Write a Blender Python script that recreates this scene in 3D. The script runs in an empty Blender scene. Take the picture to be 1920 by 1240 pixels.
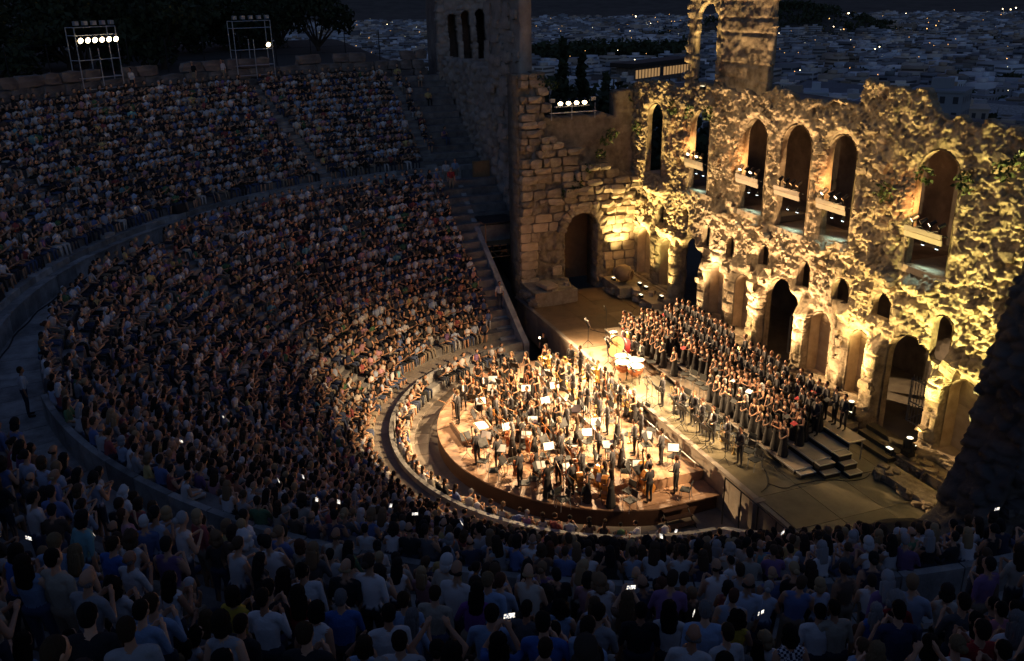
import bpy, math, random
import numpy as np
from mathutils import Vector, Matrix, Euler

# ------------------------------------------------------------------ camera, sky, exposure
random.seed(11)
rng = np.random.default_rng(11)
scene = bpy.context.scene
C = scene.collection
CAMP = np.array([36.2002, -17.98385, 20.87564])
CAMR = np.array([[0.3430448, -0.3260012, 0.8809331],
                 [0.9391632, 0.1361210, -0.3153467],
                 [-0.0171101, 0.9355182, 0.3528640]])
cam = bpy.data.cameras.new('camera')
cam.sensor_fit = 'HORIZONTAL'
cam.sensor_width = 36.0
cam.lens = 36.0 * 1672.53 / 1920.0
cam.clip_start = 0.2
cam.clip_end = 30000
camo = bpy.data.objects.new('camera', cam)
C.objects.link(camo)
camo.matrix_world = Matrix([[*CAMR[0], CAMP[0]], [*CAMR[1], CAMP[1]], [*CAMR[2], CAMP[2]], [0, 0, 0, 1]])
scene.camera = camo

world = bpy.data.worlds.new('World')
scene.world = world
world.use_nodes = True
wn = world.node_tree
wn.nodes.clear()
sky = wn.nodes.new('ShaderNodeTexSky')
sky.sky_type = 'NISHITA'
sky.sun_disc = False
sky.sun_elevation = math.radians(-2.0)
sky.sun_rotation = math.radians(110)
sky.altitude = 100
sky.ozone_density = 2.2
bg = wn.nodes.new('ShaderNodeBackground')
bg.inputs['Strength'].default_value = SKY_STRENGTH = 0.21
wo = wn.nodes.new('ShaderNodeOutputWorld')
wn.links.new(sky.outputs[0], bg.inputs[0])
wn.links.new(bg.outputs[0], wo.inputs[0])
scene.view_settings.view_transform = 'Standard'
scene.view_settings.look = 'None'
scene.view_settings.gamma = 1
scene.view_settings.exposure = 2.3
scene.cycles.use_denoising = True
scene.cycles.max_bounces = 5
scene.cycles.diffuse_bounces = 4


def project(P):
    d = (np.asarray(P, float) - CAMP) @ CAMR
    z = -d[..., 2]
    return np.stack([960 + 1672.53 * d[..., 0] / z, 620 - 1672.53 * d[..., 1] / z, z], -1)


# ------------------------------------------------------------------ materials
MATS = {}


def mat(name, col, rough=0.85, vary=0.35, scale=1.5, bump=0.0, bscale=8.0, metal=0.0, col2=None, objcol=False, attr=None,
        emit=None, estr=0.0, sample=True, spec=0.3, rnd=0.0):
    m = bpy.data.materials.new(name)
    m.use_nodes = True
    n, l = m.node_tree.nodes, m.node_tree.links
    b = n['Principled BSDF']
    b.inputs['Roughness'].default_value = rough
    b.inputs['Metallic'].default_value = metal
    b.inputs['Specular IOR Level'].default_value = spec
    src = None
    if objcol:
        oi = n.new('ShaderNodeObjectInfo')
        src = oi.outputs['Color']
    elif attr:
        at = n.new('ShaderNodeAttribute')
        at.attribute_name = attr
        src = at.outputs['Color']
    if vary or col2 is not None:
        tc = n.new('ShaderNodeTexCoord')
        no = n.new('ShaderNodeTexNoise')
        no.inputs['Scale'].default_value = scale
        no.inputs['Detail'].default_value = 6
        no.inputs['Roughness'].default_value = 0.65
        l.new(tc.outputs['Object'], no.inputs['Vector'])
        if src is None:
            ra = n.new('ShaderNodeValToRGB')
            c = np.array(col)
            c2 = np.array(col2) if col2 is not None else c * (1 - vary)
            ra.color_ramp.elements[0].position = 0.35
            ra.color_ramp.elements[1].position = 0.65
            ra.color_ramp.elements[0].color = (*c2, 1)
            ra.color_ramp.elements[1].color = (*c, 1)
            l.new(no.outputs['Fac'], ra.inputs['Fac'])
            src = ra.outputs['Color']
        else:
            mx = n.new('ShaderNodeMix')
            mx.data_type = 'RGBA'
            mx.blend_type = 'MULTIPLY'
            mx.inputs['Factor'].default_value = vary
            l.new(src, mx.inputs['A'])
            l.new(no.outputs['Fac'], mx.inputs['B'])
            src = mx.outputs['Result']
    if rnd and src is not None:      # every slab or stone has its own tint
        oi = n.new('ShaderNodeObjectInfo')
        mr = n.new('ShaderNodeMapRange')
        mr.inputs['To Min'].default_value = 1 - rnd
        mr.inputs['To Max'].default_value = 1 + rnd * 0.4
        l.new(oi.outputs['Random'], mr.inputs['Value'])
        vm = n.new('ShaderNodeVectorMath')
        vm.operation = 'SCALE'
        l.new(src, vm.inputs[0])
        l.new(mr.outputs[0], vm.inputs['Scale'])
        src = vm.outputs['Vector']
    if src is None:
        b.inputs['Base Color'].default_value = (*col, 1)
    else:
        l.new(src, b.inputs['Base Color'])
    if bump:
        tc = n.new('ShaderNodeTexCoord')
        no = n.new('ShaderNodeTexNoise')
        no.inputs['Scale'].default_value = bscale
        no.inputs['Detail'].default_value = 8
        no.inputs['Roughness'].default_value = 0.7
        bp = n.new('ShaderNodeBump')
        bp.inputs['Strength'].default_value = bump
        bp.inputs['Distance'].default_value = 0.06
        l.new(tc.outputs['Object'], no.inputs['Vector'])
        l.new(no.outputs['Fac'], bp.inputs['Height'])
        l.new(bp.outputs[0], b.inputs['Normal'])
    if emit is not None:
        b.inputs['Emission Color'].default_value = (*emit, 1)
        b.inputs['Emission Strength'].default_value = estr
        if not sample:
            m.cycles.emission_sampling = 'NONE'
    MATS[name] = m
    return m


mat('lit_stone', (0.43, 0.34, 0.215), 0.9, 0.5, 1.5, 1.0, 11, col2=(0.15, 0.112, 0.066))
mat('ashlar_stone', (0.42, 0.35, 0.25), 0.9, 0.4, 1.6, 0.5, 12, col2=(0.22, 0.17, 0.11), rnd=.4)
mat('smooth_stone', (0.5, 0.4, 0.28), 0.85, 0.3, 1.2, 0.35, 14, col2=(0.33, 0.25, 0.16), rnd=.3)
mat('dark_stone', (0.24, 0.2, 0.17), 0.95, 0.4, 0.7, 0.7, 5, col2=(0.1, 0.085, 0.075))
mat('tower_stone', (0.36, 0.32, 0.27), 0.95, 0.4, 0.7, 0.7, 5, col2=(0.19, 0.165, 0.14))
mat('shaded_near_stone', (0.11, 0.097, 0.083), 0.95, 0.4, 0.7, 0.9, 7, col2=(0.07, 0.06, 0.052))  # shade on the near wall is put into this darker base colour
mat('worn_marble', (0.23, 0.215, 0.195), 0.85, 0.25, 1.3, 0.4, 12, col2=(0.11, 0.1, 0.095), rnd=.2)
mat('marble', (0.42, 0.41, 0.38), 0.8, 0.25, 1.3, 0.4, 12, col2=(0.2, 0.19, 0.175), rnd=.45)
mat('paving', (0.29, 0.25, 0.2), 0.8, 0.3, 1.1, 0.3, 9, col2=(0.2, 0.165, 0.13), rnd=.35)
mat('stage_panel', (0.15, 0.125, 0.075), 0.5, 0.35, 1.5, 0.08, 20, rnd=.3)
mat('stage_board', (0.2, 0.125, 0.065), 0.6, 0.3, 1.2, 0.1, 20, rnd=.3)
mat('platform_wood', (0.36, 0.22, 0.13), 0.6, 0.3, 1.8, 0.08, 20, col2=(0.25, 0.14, 0.08), rnd=.25)
mat('skirt', (0.07, 0.032, 0.018), 0.7, 0.3, 2)
mat('black_metal', (0.015, 0.015, 0.016), 0.5, 0)
mat('black_plastic', (0.02, 0.02, 0.02), 0.55, 0)
mat('grey_metal', (0.4, 0.42, 0.44), 0.4, 0, metal=0.6)
mat('aluminium', (0.65, 0.63, 0.6), 0.35, 0, metal=0.7)
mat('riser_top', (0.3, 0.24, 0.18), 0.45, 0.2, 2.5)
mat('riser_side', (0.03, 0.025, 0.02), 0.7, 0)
mat('cloth', (0.5, 0.5, 0.5), 0.9, 0.45, 9, 0.5, 11, objcol=True)
mat('black_cloth', (0.022, 0.02, 0.02), 0.9, 0)
mat('suit_cloth', (0.035, 0.033, 0.036), 0.9, 0)
mat('plaid', (0.12, 0.2, 0.42), 0.9, 0)
mat('checked', (0.6, 0.6, 0.6), 0.9, 0)
mat('white_shirt', (0.7, 0.68, 0.64), 0.9, 0)
mat('shoe', (0.02, 0.015, 0.012), 0.5, 0)
mat('hair', (0.1, 0.1, 0.1), 0.75, 0.8, 45, 0.8, 60, objcol=True, spec=0.15)
mat('crowd', (0.5, 0.5, 0.5), 0.9, 0, attr='Col')
mat('varnished_wood', (0.36, 0.1, 0.025), 0.3, 0.3, 6, spec=0.5)
mat('amber_wood', (0.5, 0.2, 0.04), 0.3, 0.3, 6, spec=0.5)
mat('ebony', (0.02, 0.015, 0.012), 0.4, 0)
mat('brass', (0.75, 0.52, 0.18), 0.3, 0, metal=0.9)
mat('silver', (0.75, 0.74, 0.7), 0.25, 0, metal=0.9)
mat('paper', (0.82, 0.8, 0.76), 0.9, 0)
mat('drum_skin', (0.6, 0.55, 0.45), 0.6, 0)
mat('drum_amber', (0.65, 0.36, 0.1), 0.6, 0.2, 3)
mat('drum_red', (0.3, 0.03, 0.03), 0.4, 0)
mat('copper', (0.5, 0.2, 0.1), 0.35, 0, metal=0.8)
mat('chair_seat', (0.03, 0.032, 0.03), 0.7, 0)
mat('leaf', (0.045, 0.06, 0.025), 0.8, 0.5, 0.6)
mat('ivy', (0.06, 0.09, 0.025), 0.8, 0.5, 2)
mat('bark', (0.07, 0.05, 0.035), 0.9, 0.3, 3)
mat('clay', (0.3, 0.2, 0.11), 0.8, 0.3, 3, 0.2)
mat('earth', (0.09, 0.08, 0.06), 0.95, 0.5, 0.02)
mat('mountain', (0.08, 0.085, 0.08), 0.95, 0.5, 0.002)
mat('hall_wall', (0.16, 0.16, 0.17), 0.9, 0.2, .3)
mat('city_pale', (0.62, 0.62, 0.6), 0.9, 0, objcol=True)
mat('city_mass', (0.6, 0.6, 0.6), 0.9, 0, attr='Col')
mat('city_window', (0.05, 0.055, 0.06), 0.3, 0)
mat('white_board', (0.4, 0.34, 0.26), 0.7, 0.15, 4)
mat('plywood', (0.28, 0.17, 0.08), 0.7, 0.2, 3)
mat('cable', (0.015, 0.015, 0.015), 0.6, 0)
mat('lamp_warm', (1, 0.9, 0.7), 0.5, 0, emit=(1, 0.74, 0.4), estr=3.2, sample=False)
mat('lamp_white', (1, 1, 0.9), 0.5, 0, emit=(1, 0.9, 0.6), estr=.5, sample=False)
mat('lamp_cool', (1, 1, 1), 0.5, 0, emit=(0.75, 0.95, 1), estr=2, sample=False)
mat('lamp_orange', (1, 0.6, 0.3), 0.5, 0, emit=(1, 0.45, 0.13), estr=1.0, sample=False)
mat('lit_window', (0.6, 0.4, 0.2), 0.5, 0, emit=(1, 0.55, 0.2), estr=0.07, sample=False)
mat('screen', (0.1, 0.1, 0.1), 0.3, 0, emit=(0.75, 0.85, 1), estr=.45, sample=False)
# skin with a spread of tones
m = mat('skin', (0.45, 0.27, 0.18), 0.6, 0)
n, l = m.node_tree.nodes, m.node_tree.links
oi = n.new('ShaderNodeObjectInfo')
ra = n.new('ShaderNodeValToRGB')
ra.color_ramp.elements[0].color = (0.3, 0.14, 0.075, 1)
ra.color_ramp.elements[1].color = (0.58, 0.34, 0.21, 1)
l.new(oi.outputs['Random'], ra.inputs['Fac'])
l.new(ra.outputs['Color'], n['Principled BSDF'].inputs['Base Color'])
m = mat('trousers', (0.05, 0.05, 0.06), 0.9, 0)
n, l = m.node_tree.nodes, m.node_tree.links
oi = n.new('ShaderNodeObjectInfo')
ra = n.new('ShaderNodeValToRGB')
ra.color_ramp.interpolation = 'CONSTANT'
ra.color_ramp.elements[0].color = (0.03, 0.035, 0.05, 1)
ra.color_ramp.elements[1].position = 0.55
ra.color_ramp.elements[1].color = (0.25, 0.2, 0.14, 1)
e = ra.color_ramp.elements.new(0.75)
e.color = (0.06, 0.08, 0.14, 1)
l.new(oi.outputs['Random'], ra.inputs['Fac'])
l.new(ra.outputs['Color'], n['Principled BSDF'].inputs['Base Color'])


# strands in the hair: the noise is drawn out along the fall of the hair
m = MATS['hair']
n, l = m.node_tree.nodes, m.node_tree.links
mp = n.new('ShaderNodeMapping')
mp.inputs['Scale'].default_value = (1.6, 1.6, 0.16)
tc = n.new('ShaderNodeTexCoord')
l.new(tc.outputs['Object'], mp.inputs['Vector'])
for q in [q for q in n if q.bl_idname == 'ShaderNodeTexNoise']:
    l.new(mp.outputs[0], q.inputs['Vector'])
# phone screens show a picture of the lit stage
m = MATS["screen"]
n, l = m.node_tree.nodes, m.node_tree.links
tc = n.new('ShaderNodeTexCoord')
no = n.new('ShaderNodeTexNoise')
no.inputs['Scale'].default_value = 38
ra = n.new('ShaderNodeValToRGB')
ra.color_ramp.elements[0].position = 0.42
ra.color_ramp.elements[0].color = (0.06, 0.08, 0.12, 1)
ra.color_ramp.elements[1].position = 0.6
ra.color_ramp.elements[1].color = (1, 0.88, 0.7, 1)
l.new(tc.outputs['Object'], no.inputs['Vector'])
l.new(no.outputs['Fac'], ra.inputs['Fac'])
l.new(ra.outputs['Color'], n['Principled BSDF'].inputs['Emission Color'])
# woven checks
for nm, ca, cb, sc_ in (('plaid', (0.45, 0.5, 0.6, 1), (0.04, 0.08, 0.22, 1), 14.0), ('checked', (0.55, 0.55, 0.55, 1), (0.015, 0.02, 0.05, 1), 28.0)):
    m = MATS[nm]
    n, l = m.node_tree.nodes, m.node_tree.links
    tc = n.new('ShaderNodeTexCoord')
    ck = n.new('ShaderNodeTexChecker')
    ck.inputs['Scale'].default_value = sc_
    ck.inputs['Color1'].default_value = ca
    ck.inputs['Color2'].default_value = cb
    l.new(tc.outputs['Object'], ck.inputs['Vector'])
    l.new(ck.outputs['Color'], n['Principled BSDF'].inputs['Base Color'])


# ------------------------------------------------------------------ helpers
class MB:
    """collects polygons with material slots"""

    def __init__(s):
        s.v, s.f, s.m, s.n = [], [], [], 0

    def add(s, v, f, mi=0):
        v = np.asarray(v, float).reshape(-1, 3)
        s.v.append(v)
        o = s.n
        for q in f:
            s.f.append([i + o for i in q])
            s.m.append(mi)
        s.n += len(v)
        return s

    def box(s, a, b, mi=0, rot=0.0, jit=0.0):
        a, b = np.array(a, float), np.array(b, float)
        c = np.array([[x, y, z] for x in (0, 1) for y in (0, 1) for z in (0, 1)], float)
        v = a + (b - a) * c
        if rot:
            m_ = (a + b) / 2
            cc, ss = math.cos(rot), math.sin(rot)
            d = v - m_
            v = m_ + np.stack([d[:, 0] * cc - d[:, 1] * ss, d[:, 0] * ss + d[:, 1] * cc, d[:, 2]], 1)
        if jit:
            v = v + rng.uniform(-jit, jit, v.shape)
        return s.add(v, [(0, 1, 3, 2), (4, 6, 7, 5), (0, 4, 5, 1), (2, 3, 7, 6), (0, 2, 6, 4), (1, 5, 7, 3)], mi)

    def tube(s, a, b, ra, rb=None, k=8, mi=0, caps=True):
        rb = ra if rb is None else rb
        a, b = np.array(a, float), np.array(b, float)
        d = (b - a) / (np.linalg.norm(b - a) + 1e-9)
        u = np.cross(d, [0, 0, 1.0] if abs(d[2]) < 0.9 else [1.0, 0, 0])
        u /= np.linalg.norm(u)
        w = np.cross(d, u)
        t = np.arange(k) * 2 * math.pi / k
        ring = np.outer(np.cos(t), u) + np.outer(np.sin(t), w)
        v = np.concatenate([a + ring * ra, b + ring * rb])
        f = [(i, (i + 1) % k, k + (i + 1) % k, k + i) for i in range(k)]
        if caps:
            f += [tuple(range(k))[::-1], tuple(range(k, 2 * k))]
        return s.add(v, f, mi)

    def path(s, pts, r, k=6, mi=0):
        for p, q in zip(pts[:-1], pts[1:]):
            s.tube(p, q, r, r, k, mi)
        return s

    def lathe(s, prof, k=16, mi=0, M=None):
        t = np.arange(k) * 2 * math.pi / k
        v = np.array([[r * math.cos(a), r * math.sin(a), z] for r, z in prof for a in t])
        if M is not None:
            v = v @ np.array(M.to_3x3()).T + np.array(M.translation)
        f = []
        for j in range(len(prof) - 1):
            for i in range(k):
                f.append((j * k + i, j * k + (i + 1) % k, (j + 1) * k + (i + 1) % k, (j + 1) * k + i))
        return s.add(v, f, mi)

    def prism(s, pts, z0, z1, mi=0):
        k = len(pts)
        v = [(x, y, z0) for x, y in pts] + [(x, y, z1) for x, y in pts]
        f = [tuple(range(k))[::-1], tuple(range(k, 2 * k))] + [(i, (i + 1) % k, k + (i + 1) % k, k + i) for i in range(k)]
        return s.add(v, f, mi)

    def mesh(s, name, mats, smooth=False):
        me = bpy.data.meshes.new(name)
        v = np.concatenate(s.v) if s.v else np.zeros((0, 3))
        me.from_pydata(v.tolist(), [], s.f)
        for m_ in ([mats] if isinstance(mats, str) else mats):
            me.materials.append(MATS[m_])
        me.polygons.foreach_set('material_index', np.array(s.m, dtype=np.int32))
        if smooth:
            me.polygons.foreach_set('use_smooth', np.ones(len(s.f), bool))
        me.update()
        return me

    def obj(s, name, mats, parent=None, smooth=False):
        return put(name, s.mesh(name, mats, smooth), parent)


def put(name, me, parent=None, loc=None, rz=None, sc=None, color=None, M=None):
    o = bpy.data.objects.new(name, me)
    C.objects.link(o)
    if parent is not None:
        o.parent = parent
    if M is not None:
        o.matrix_local = M
    else:
        if loc is not None:
            o.location = loc
        if rz is not None:
            o.rotation_euler = rz if hasattr(rz, '__len__') else (0, 0, rz)
        if sc is not None:
            o.scale = sc if hasattr(sc, '__len__') else (sc, sc, sc)
    if color is not None:
        o.color = (*color, 1)
    return o


def tag(o, label=None, cat=None, group=None, kind=None):
    if label:
        o['label'] = label
    if cat:
        o['category'] = cat
    if group:
        o['group'] = group
    if kind:
        o['kind'] = kind
    return o


def empty(name, loc=(0, 0, 0), rz=0.0):
    o = bpy.data.objects.new(name, None)
    C.objects.link(o)
    o.location = loc
    o.rotation_euler = (0, 0, rz)
    return o


def copy_tree(o, parent=None):
    c = o.copy()
    C.objects.link(c)
    if parent is not None:
        c.parent = parent
    for ch in list(o.children):
        copy_tree(ch, c)
    return c


WORDS = ('first second third fourth fifth sixth seventh eighth ninth tenth eleventh twelfth thirteenth fourteenth fifteenth sixteenth '
         'seventeenth eighteenth nineteenth twentieth').split()
TENS = {2: 'twenty', 3: 'thirty', 4: 'forty', 5: 'fifty', 6: 'sixty'}


def ordinal(i):
    if i < 20:
        return WORDS[i]
    t, u = divmod(i + 1, 10)
    return {2: 'twentieth', 3: 'thirtieth', 4: 'fortieth', 5: 'fiftieth', 6: 'sixtieth'}[t] if u == 0 else TENS[t] + '-' + WORDS[u - 1]


def label_all(items, cat, group):
    """items: (object, phrase, place, world position). Alike ones in one place are told apart by their order from the left."""
    d = {}
    for it in items:
        d.setdefault((it[1], it[2]), []).append(it)
    for (ph, pl), L in d.items():
        L.sort(key=lambda it: project(it[3])[0])
        for i, it in enumerate(L):
            s_ = ph + (' ' + pl if pl else '')
            if len(L) > 1:
                s_ += ', ' + ordinal(i) + ' from left'
            tag(it[0], s_, cat, group)


def hsh(ix, iy, s):
    v = np.sin(ix * 127.1 + iy * 311.7 + s * 74.7) * 43758.5453
    return v - np.floor(v)


def vnoise(x, y, s=0):
    xi, yi = np.floor(x), np.floor(y)
    fx, fy = x - xi, y - yi
    fx, fy = fx * fx * (3 - 2 * fx), fy * fy * (3 - 2 * fy)
    a, b = hsh(xi, yi, s), hsh(xi + 1, yi, s)
    c, d = hsh(xi, yi + 1, s), hsh(xi + 1, yi + 1, s)
    return a + (b - a) * fx + (c - a) * fy + (a - b - c + d) * fx * fy


def fbm(x, y, s=0, o=4):
    t, a, n_ = 0, 0.5, 0
    for i in range(o):
        t = t + a * vnoise(x * 2 ** i, y * 2 ** i, s + i * 3)
        n_ += a
        a *= 0.55
    return t / n_


def worley(x, y, s=0):
    xi, yi = np.floor(x), np.floor(y)
    f1 = np.full(x.shape, 9.0)
    f2 = f1.copy()
    rid = np.zeros(x.shape)
    for dx in (-1, 0, 1):
        for dy in (-1, 0, 1):
            cx, cy = xi + dx, yi + dy
            px, py = cx + 0.1 + 0.8 * hsh(cx, cy, s), cy + 0.1 + 0.8 * hsh(cx, cy, s + 5)
            dd = np.hypot(x - px, y - py)
            h = hsh(cx, cy, s + 9)
            c = dd < f1
            f2 = np.where(c, f1, np.minimum(f2, dd))
            rid = np.where(c, h, rid)
            f1 = np.where(c, dd, f1)
    return f1, f2, rid


def sstep(a, b, x):
    t = np.clip((x - a) / (b - a), 0, 1)
    return t * t * (3 - 2 * t)


def sheet(name, P0, U, V, N, w, h, res, keep, disp, depth, material, parent=None, back=True, jit=0.25, follow=False):
    """A thick wall face: grid over (u, v), displaced along N, cells dropped where keep is false, cut edges closed back by depth."""
    P0, U, V, N = (np.array(a, float) for a in (P0, U, V, N))
    nu, nv = int(round(w / res)), int(round(h / res))
    u = np.linspace(0, w, nu + 1)
    v = np.linspace(0, h, nv + 1)
    uu, vv = np.meshgrid(u, v, indexing='ij')
    ju = uu + (hsh(uu * 91.7, vv * 37.3, 2) - 0.5) * res * jit
    jv = vv + (hsh(uu * 51.7, vv * 77.3, 4) - 0.5) * res * jit
    d = disp(uu, vv)
    F = P0 + ju[..., None] * U + jv[..., None] * V + d[..., None] * N
    B = F - depth * N if follow else P0 + ju[..., None] * U + jv[..., None] * V - depth * N
    uc, vc = np.meshgrid((u[:-1] + u[1:]) / 2, (v[:-1] + v[1:]) / 2, indexing='ij')
    k = keep(uc, vc)
    idx = np.arange((nu + 1) * (nv + 1)).reshape(nu + 1, nv + 1)
    off = idx.size
    q = np.stack([idx[:-1, :-1], idx[1:, :-1], idx[1:, 1:], idx[:-1, 1:]], -1)[k]
    quads = [q]
    if back:
        quads.append(q[:, ::-1] + off)
    kp = np.pad(k, 1)
    # edges along v between cells (i-1, j) and (i, j)
    dl = kp[1:, 1:-1].astype(int) - kp[:-1, 1:-1].astype(int)
    for sgn in (1, -1):
        i, j = np.nonzero(dl == sgn)
        a, b = idx[i, j], idx[i, j + 1]
        quads.append(np.stack([a, b, b + off, a + off], -1) if sgn == 1 else np.stack([b, a, a + off, b + off], -1))
    dl = kp[1:-1, 1:].astype(int) - kp[1:-1, :-1].astype(int)
    for sgn in (1, -1):
        i, j = np.nonzero(dl == sgn)
        a, b = idx[i, j], idx[i + 1, j]
        quads.append(np.stack([b, a, a + off, b + off], -1) if sgn == 1 else np.stack([a, b, b + off, a + off], -1))
    quads = np.concatenate(quads)
    V_ = np.concatenate([F.reshape(-1, 3), B.reshape(-1, 3)])
    # the grid runs U x V; flip when that is against N
    if np.dot(np.cross(U, V), N) < 0:
        quads = quads[:, ::-1]
    used = np.unique(quads)
    rm = np.zeros(len(V_), int)
    rm[used] = np.arange(len(used))
    me = fast_mesh(name, V_[used], rm[quads])
    me.materials.append(MATS[material])
    return put(name, me, parent)


def fast_mesh(name, v, q, col=None):
    k = q.shape[1]
    me = bpy.data.meshes.new(name)
    me.vertices.add(len(v))
    me.vertices.foreach_set('co', np.asarray(v, np.float32).ravel())
    me.loops.add(q.size)
    me.loops.foreach_set('vertex_index', np.ascontiguousarray(q, np.int32).ravel())
    me.polygons.add(len(q))
    me.polygons.foreach_set('loop_start', np.arange(0, q.size, k, dtype=np.int32))
    if col is not None:
        ca = me.color_attributes.new('Col', 'FLOAT_COLOR', 'POINT')
        ca.data.foreach_set('color', np.concatenate([col, np.ones((len(col), 1))], 1).astype(np.float32).ravel())
    me.update(calc_edges=True)
    me.validate()
    return me


LIGHT_N = [0]


def spot(loc, target, power, color, size=60, blend=0.8, radius=0.06, parent=None):
    L = bpy.data.lights.new('lamp_light', 'SPOT')
    L.energy = power
    L.color = color
    L.spot_size = math.radians(size)
    L.spot_blend = blend
    L.shadow_soft_size = radius
    o = bpy.data.objects.new('lamp_light', L)
    C.objects.link(o)
    o.location = loc
    d = Vector(target) - Vector(loc)
    o.rotation_euler = d.to_track_quat('-Z', 'Y').to_euler()
    return o
# ------------------------------------------------------------------ people: continuous bodies grown from limbs, shared as meshes
def ring_caps(a, b, ra, rb, k=10, sc=(1, 1, 1), nb=3):
    a, b = np.array(a, float), np.array(b, float)
    L = np.linalg.norm(b - a)
    d = (b - a) / (L + 1e-9) if L > 1e-6 else np.array([0, 0, 1.0])
    u = np.cross(d, [0, 1.0, 0] if abs(d[1]) < 0.9 else [1.0, 0, 0])
    u /= np.linalg.norm(u)
    w = np.cross(d, u)
    prof = [(-ra * math.cos(t), ra * math.sin(t), 0) for t in np.linspace(0.25, math.pi / 2, nb)]
    prof += [(L + rb * math.sin(t), rb * math.cos(t), 0) for t in np.linspace(0, math.pi / 2 - 0.25, nb)]
    t = np.arange(k) * 2 * math.pi / k
    v = np.array([a + d * z + r * (u * math.cos(x) + w * math.sin(x)) for z, r, _ in prof for x in t])
    n_ = len(prof)
    f = [(j * k + i, j * k + (i + 1) % k, (j + 1) * k + (i + 1) % k, (j + 1) * k + i) for j in range(n_ - 1) for i in range(k)]
    f += [tuple(range(k))[::-1], tuple((n_ - 1) * k + i for i in range(k))]
    c = (a + b) / 2
    v = c + (v - c) * np.array(sc)
    return v, f


def sym(L):
    """mirrors limbs whose tag ends in * to the other side"""
    out = []
    for t, a, b, ra, rb, *sc in L:
        if t.endswith('*'):
            t = t[:-1]
            out.append((t, (-a[0], *a[1:]), (-b[0], *b[1:]), ra, rb, *sc))
        out.append((t, a, b, ra, rb, *sc))
    return out


def head_at(x, y, z):
    """skull, jaw, nose, ears, neck and the marks of eyes and mouth; the face looks to -y"""
    return [('skin', (x, y + .015, z + .02), (x, y - .005, z + .035), .088, .088, (.86, 1.02, 1.1)),
            ('skin', (x, y - .03, z - .06), (x, y - .045, z - .035), .052, .055),
            ('skin', (x, y - .095, z - .01), (x, y - .1, z - .025), .013, .016),
            ('skin*', (x + .08, y + .01, z - .02), (x + .082, y + .012, z + .015), .014, .018, (.6, 1, 1)),
            ('eye*', (x + .032, y - .088, z + .012), (x + .034, y - .088, z + .012), .013, .013),
            ('lip', (x - .015, y - .092, z - .06), (x + .015, y - .092, z - .06), .009, .009)]


def hand(el, wr, tip, up, spread=1.0, side=1):
    """a palm, four unequal bent fingers and a thumb that leaves the side of the palm"""
    wr, tip, up = np.array(wr, float), np.array(tip, float), np.array(up, float)
    d = tip - wr
    d /= np.linalg.norm(d)
    sd = np.cross(d, up)
    sd /= np.linalg.norm(sd)
    L = [('skin', wr, wr + d * .07, .03, .036, (1, 1, 1))]
    for i, (o, ln) in enumerate(zip((-.028, -.009, .01, .028), (.07, .08, .075, .058))):
        a = wr + d * .085 + sd * o
        m_ = a + d * ln * .55 + sd * o * .25 * spread + up * .004
        L.append(('skin', a, m_, .0105, .0095))
        L.append(('skin', m_, m_ + d * ln * .45 - up * .012, .0095, .008))
    t0 = wr + d * .03 + sd * .03 * side
    L.append(('skin', t0, t0 + d * .035 + sd * .03 * side, .013, .011))
    L.append(('skin', t0 + d * .035 + sd * .03 * side, t0 + d * .07 + sd * .034 * side, .011, .009))
    return L


def arm(sx, sh, el, wr, tip, up=(0, 0, 1), fine=True):
    L = [('uarm', sh, el, .056, .044), ('farm', el, wr, .042, .029)]
    if fine:
        L += hand(el, wr, tip, up, side=-sx)
    else:
        L += [('skin', wr, np.array(wr) + (np.array(tip) - np.array(wr)) * .8, .033, .03, (1, 1, 1))]
    return L


def seated(pose, fem=False, fine=True):
    w = .165 if fem else .19
    L = [('bottom', (-.07, .14, .11), (.07, .14, .11), .14, .14, (1, .95, .85)),
         ('top', (0, .15, .16), (0, .13, .4), .14 if not fem else .125, .165 if not fem else .145, (1.12, .72, 1)),
         ('top', (-w + .05, .12, .49), (w - .05, .12, .49), .075, .075, (1, .9, .85)),
         ('neck', (0, .12, .52), (0, .085, .64), .056, .05),
         ('bottom*', (.09, .12, .1), (.12, -.3, .1), .088, .068),
         ('shin*', (.12, -.31, .09), (.13, -.33, -.33), .062, .042),
         ('shoe*', (.13, -.32, -.38), (.14, -.47, -.39), .042, .038)]
    L += head_at(0, .065, .755)
    L = sym(L)
    A = {'clap': ((.25, .05, .27), (.07, -.17, .37), (.01, -.27, .42)), 'rest': ((.25, .08, .25), (.13, -.14, .2), (.1, -.24, .17)),
         'phone': ((.21, -.12, .43), (.075, -.25, .68), (.03, -.29, .78)), 'up': ((.3, -.04, .74), (.13, -.12, .98), (.08, -.15, 1.08)),
         'chin': ((.2, -.08, .25), (.08, -.1, .5), (.04, -.06, .6))}[pose]
    for s_ in (-1, 1):
        e, r_, t = (np.array(q) * np.array([s_, 1, 1]) for q in A)
        if pose == 'chin' and s_ < 0:
            e, r_, t = np.array((-.22, .05, .22)), np.array((-.02, -.15, .2)), np.array((.08, -.17, .2))
        L += arm(s_, (s_ * w, .12, .48), e, r_, t, (-s_ if pose in ('clap', 'up') else 0, 0, 0 if pose in ('clap', 'up') else 1), fine)
    return L


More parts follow.
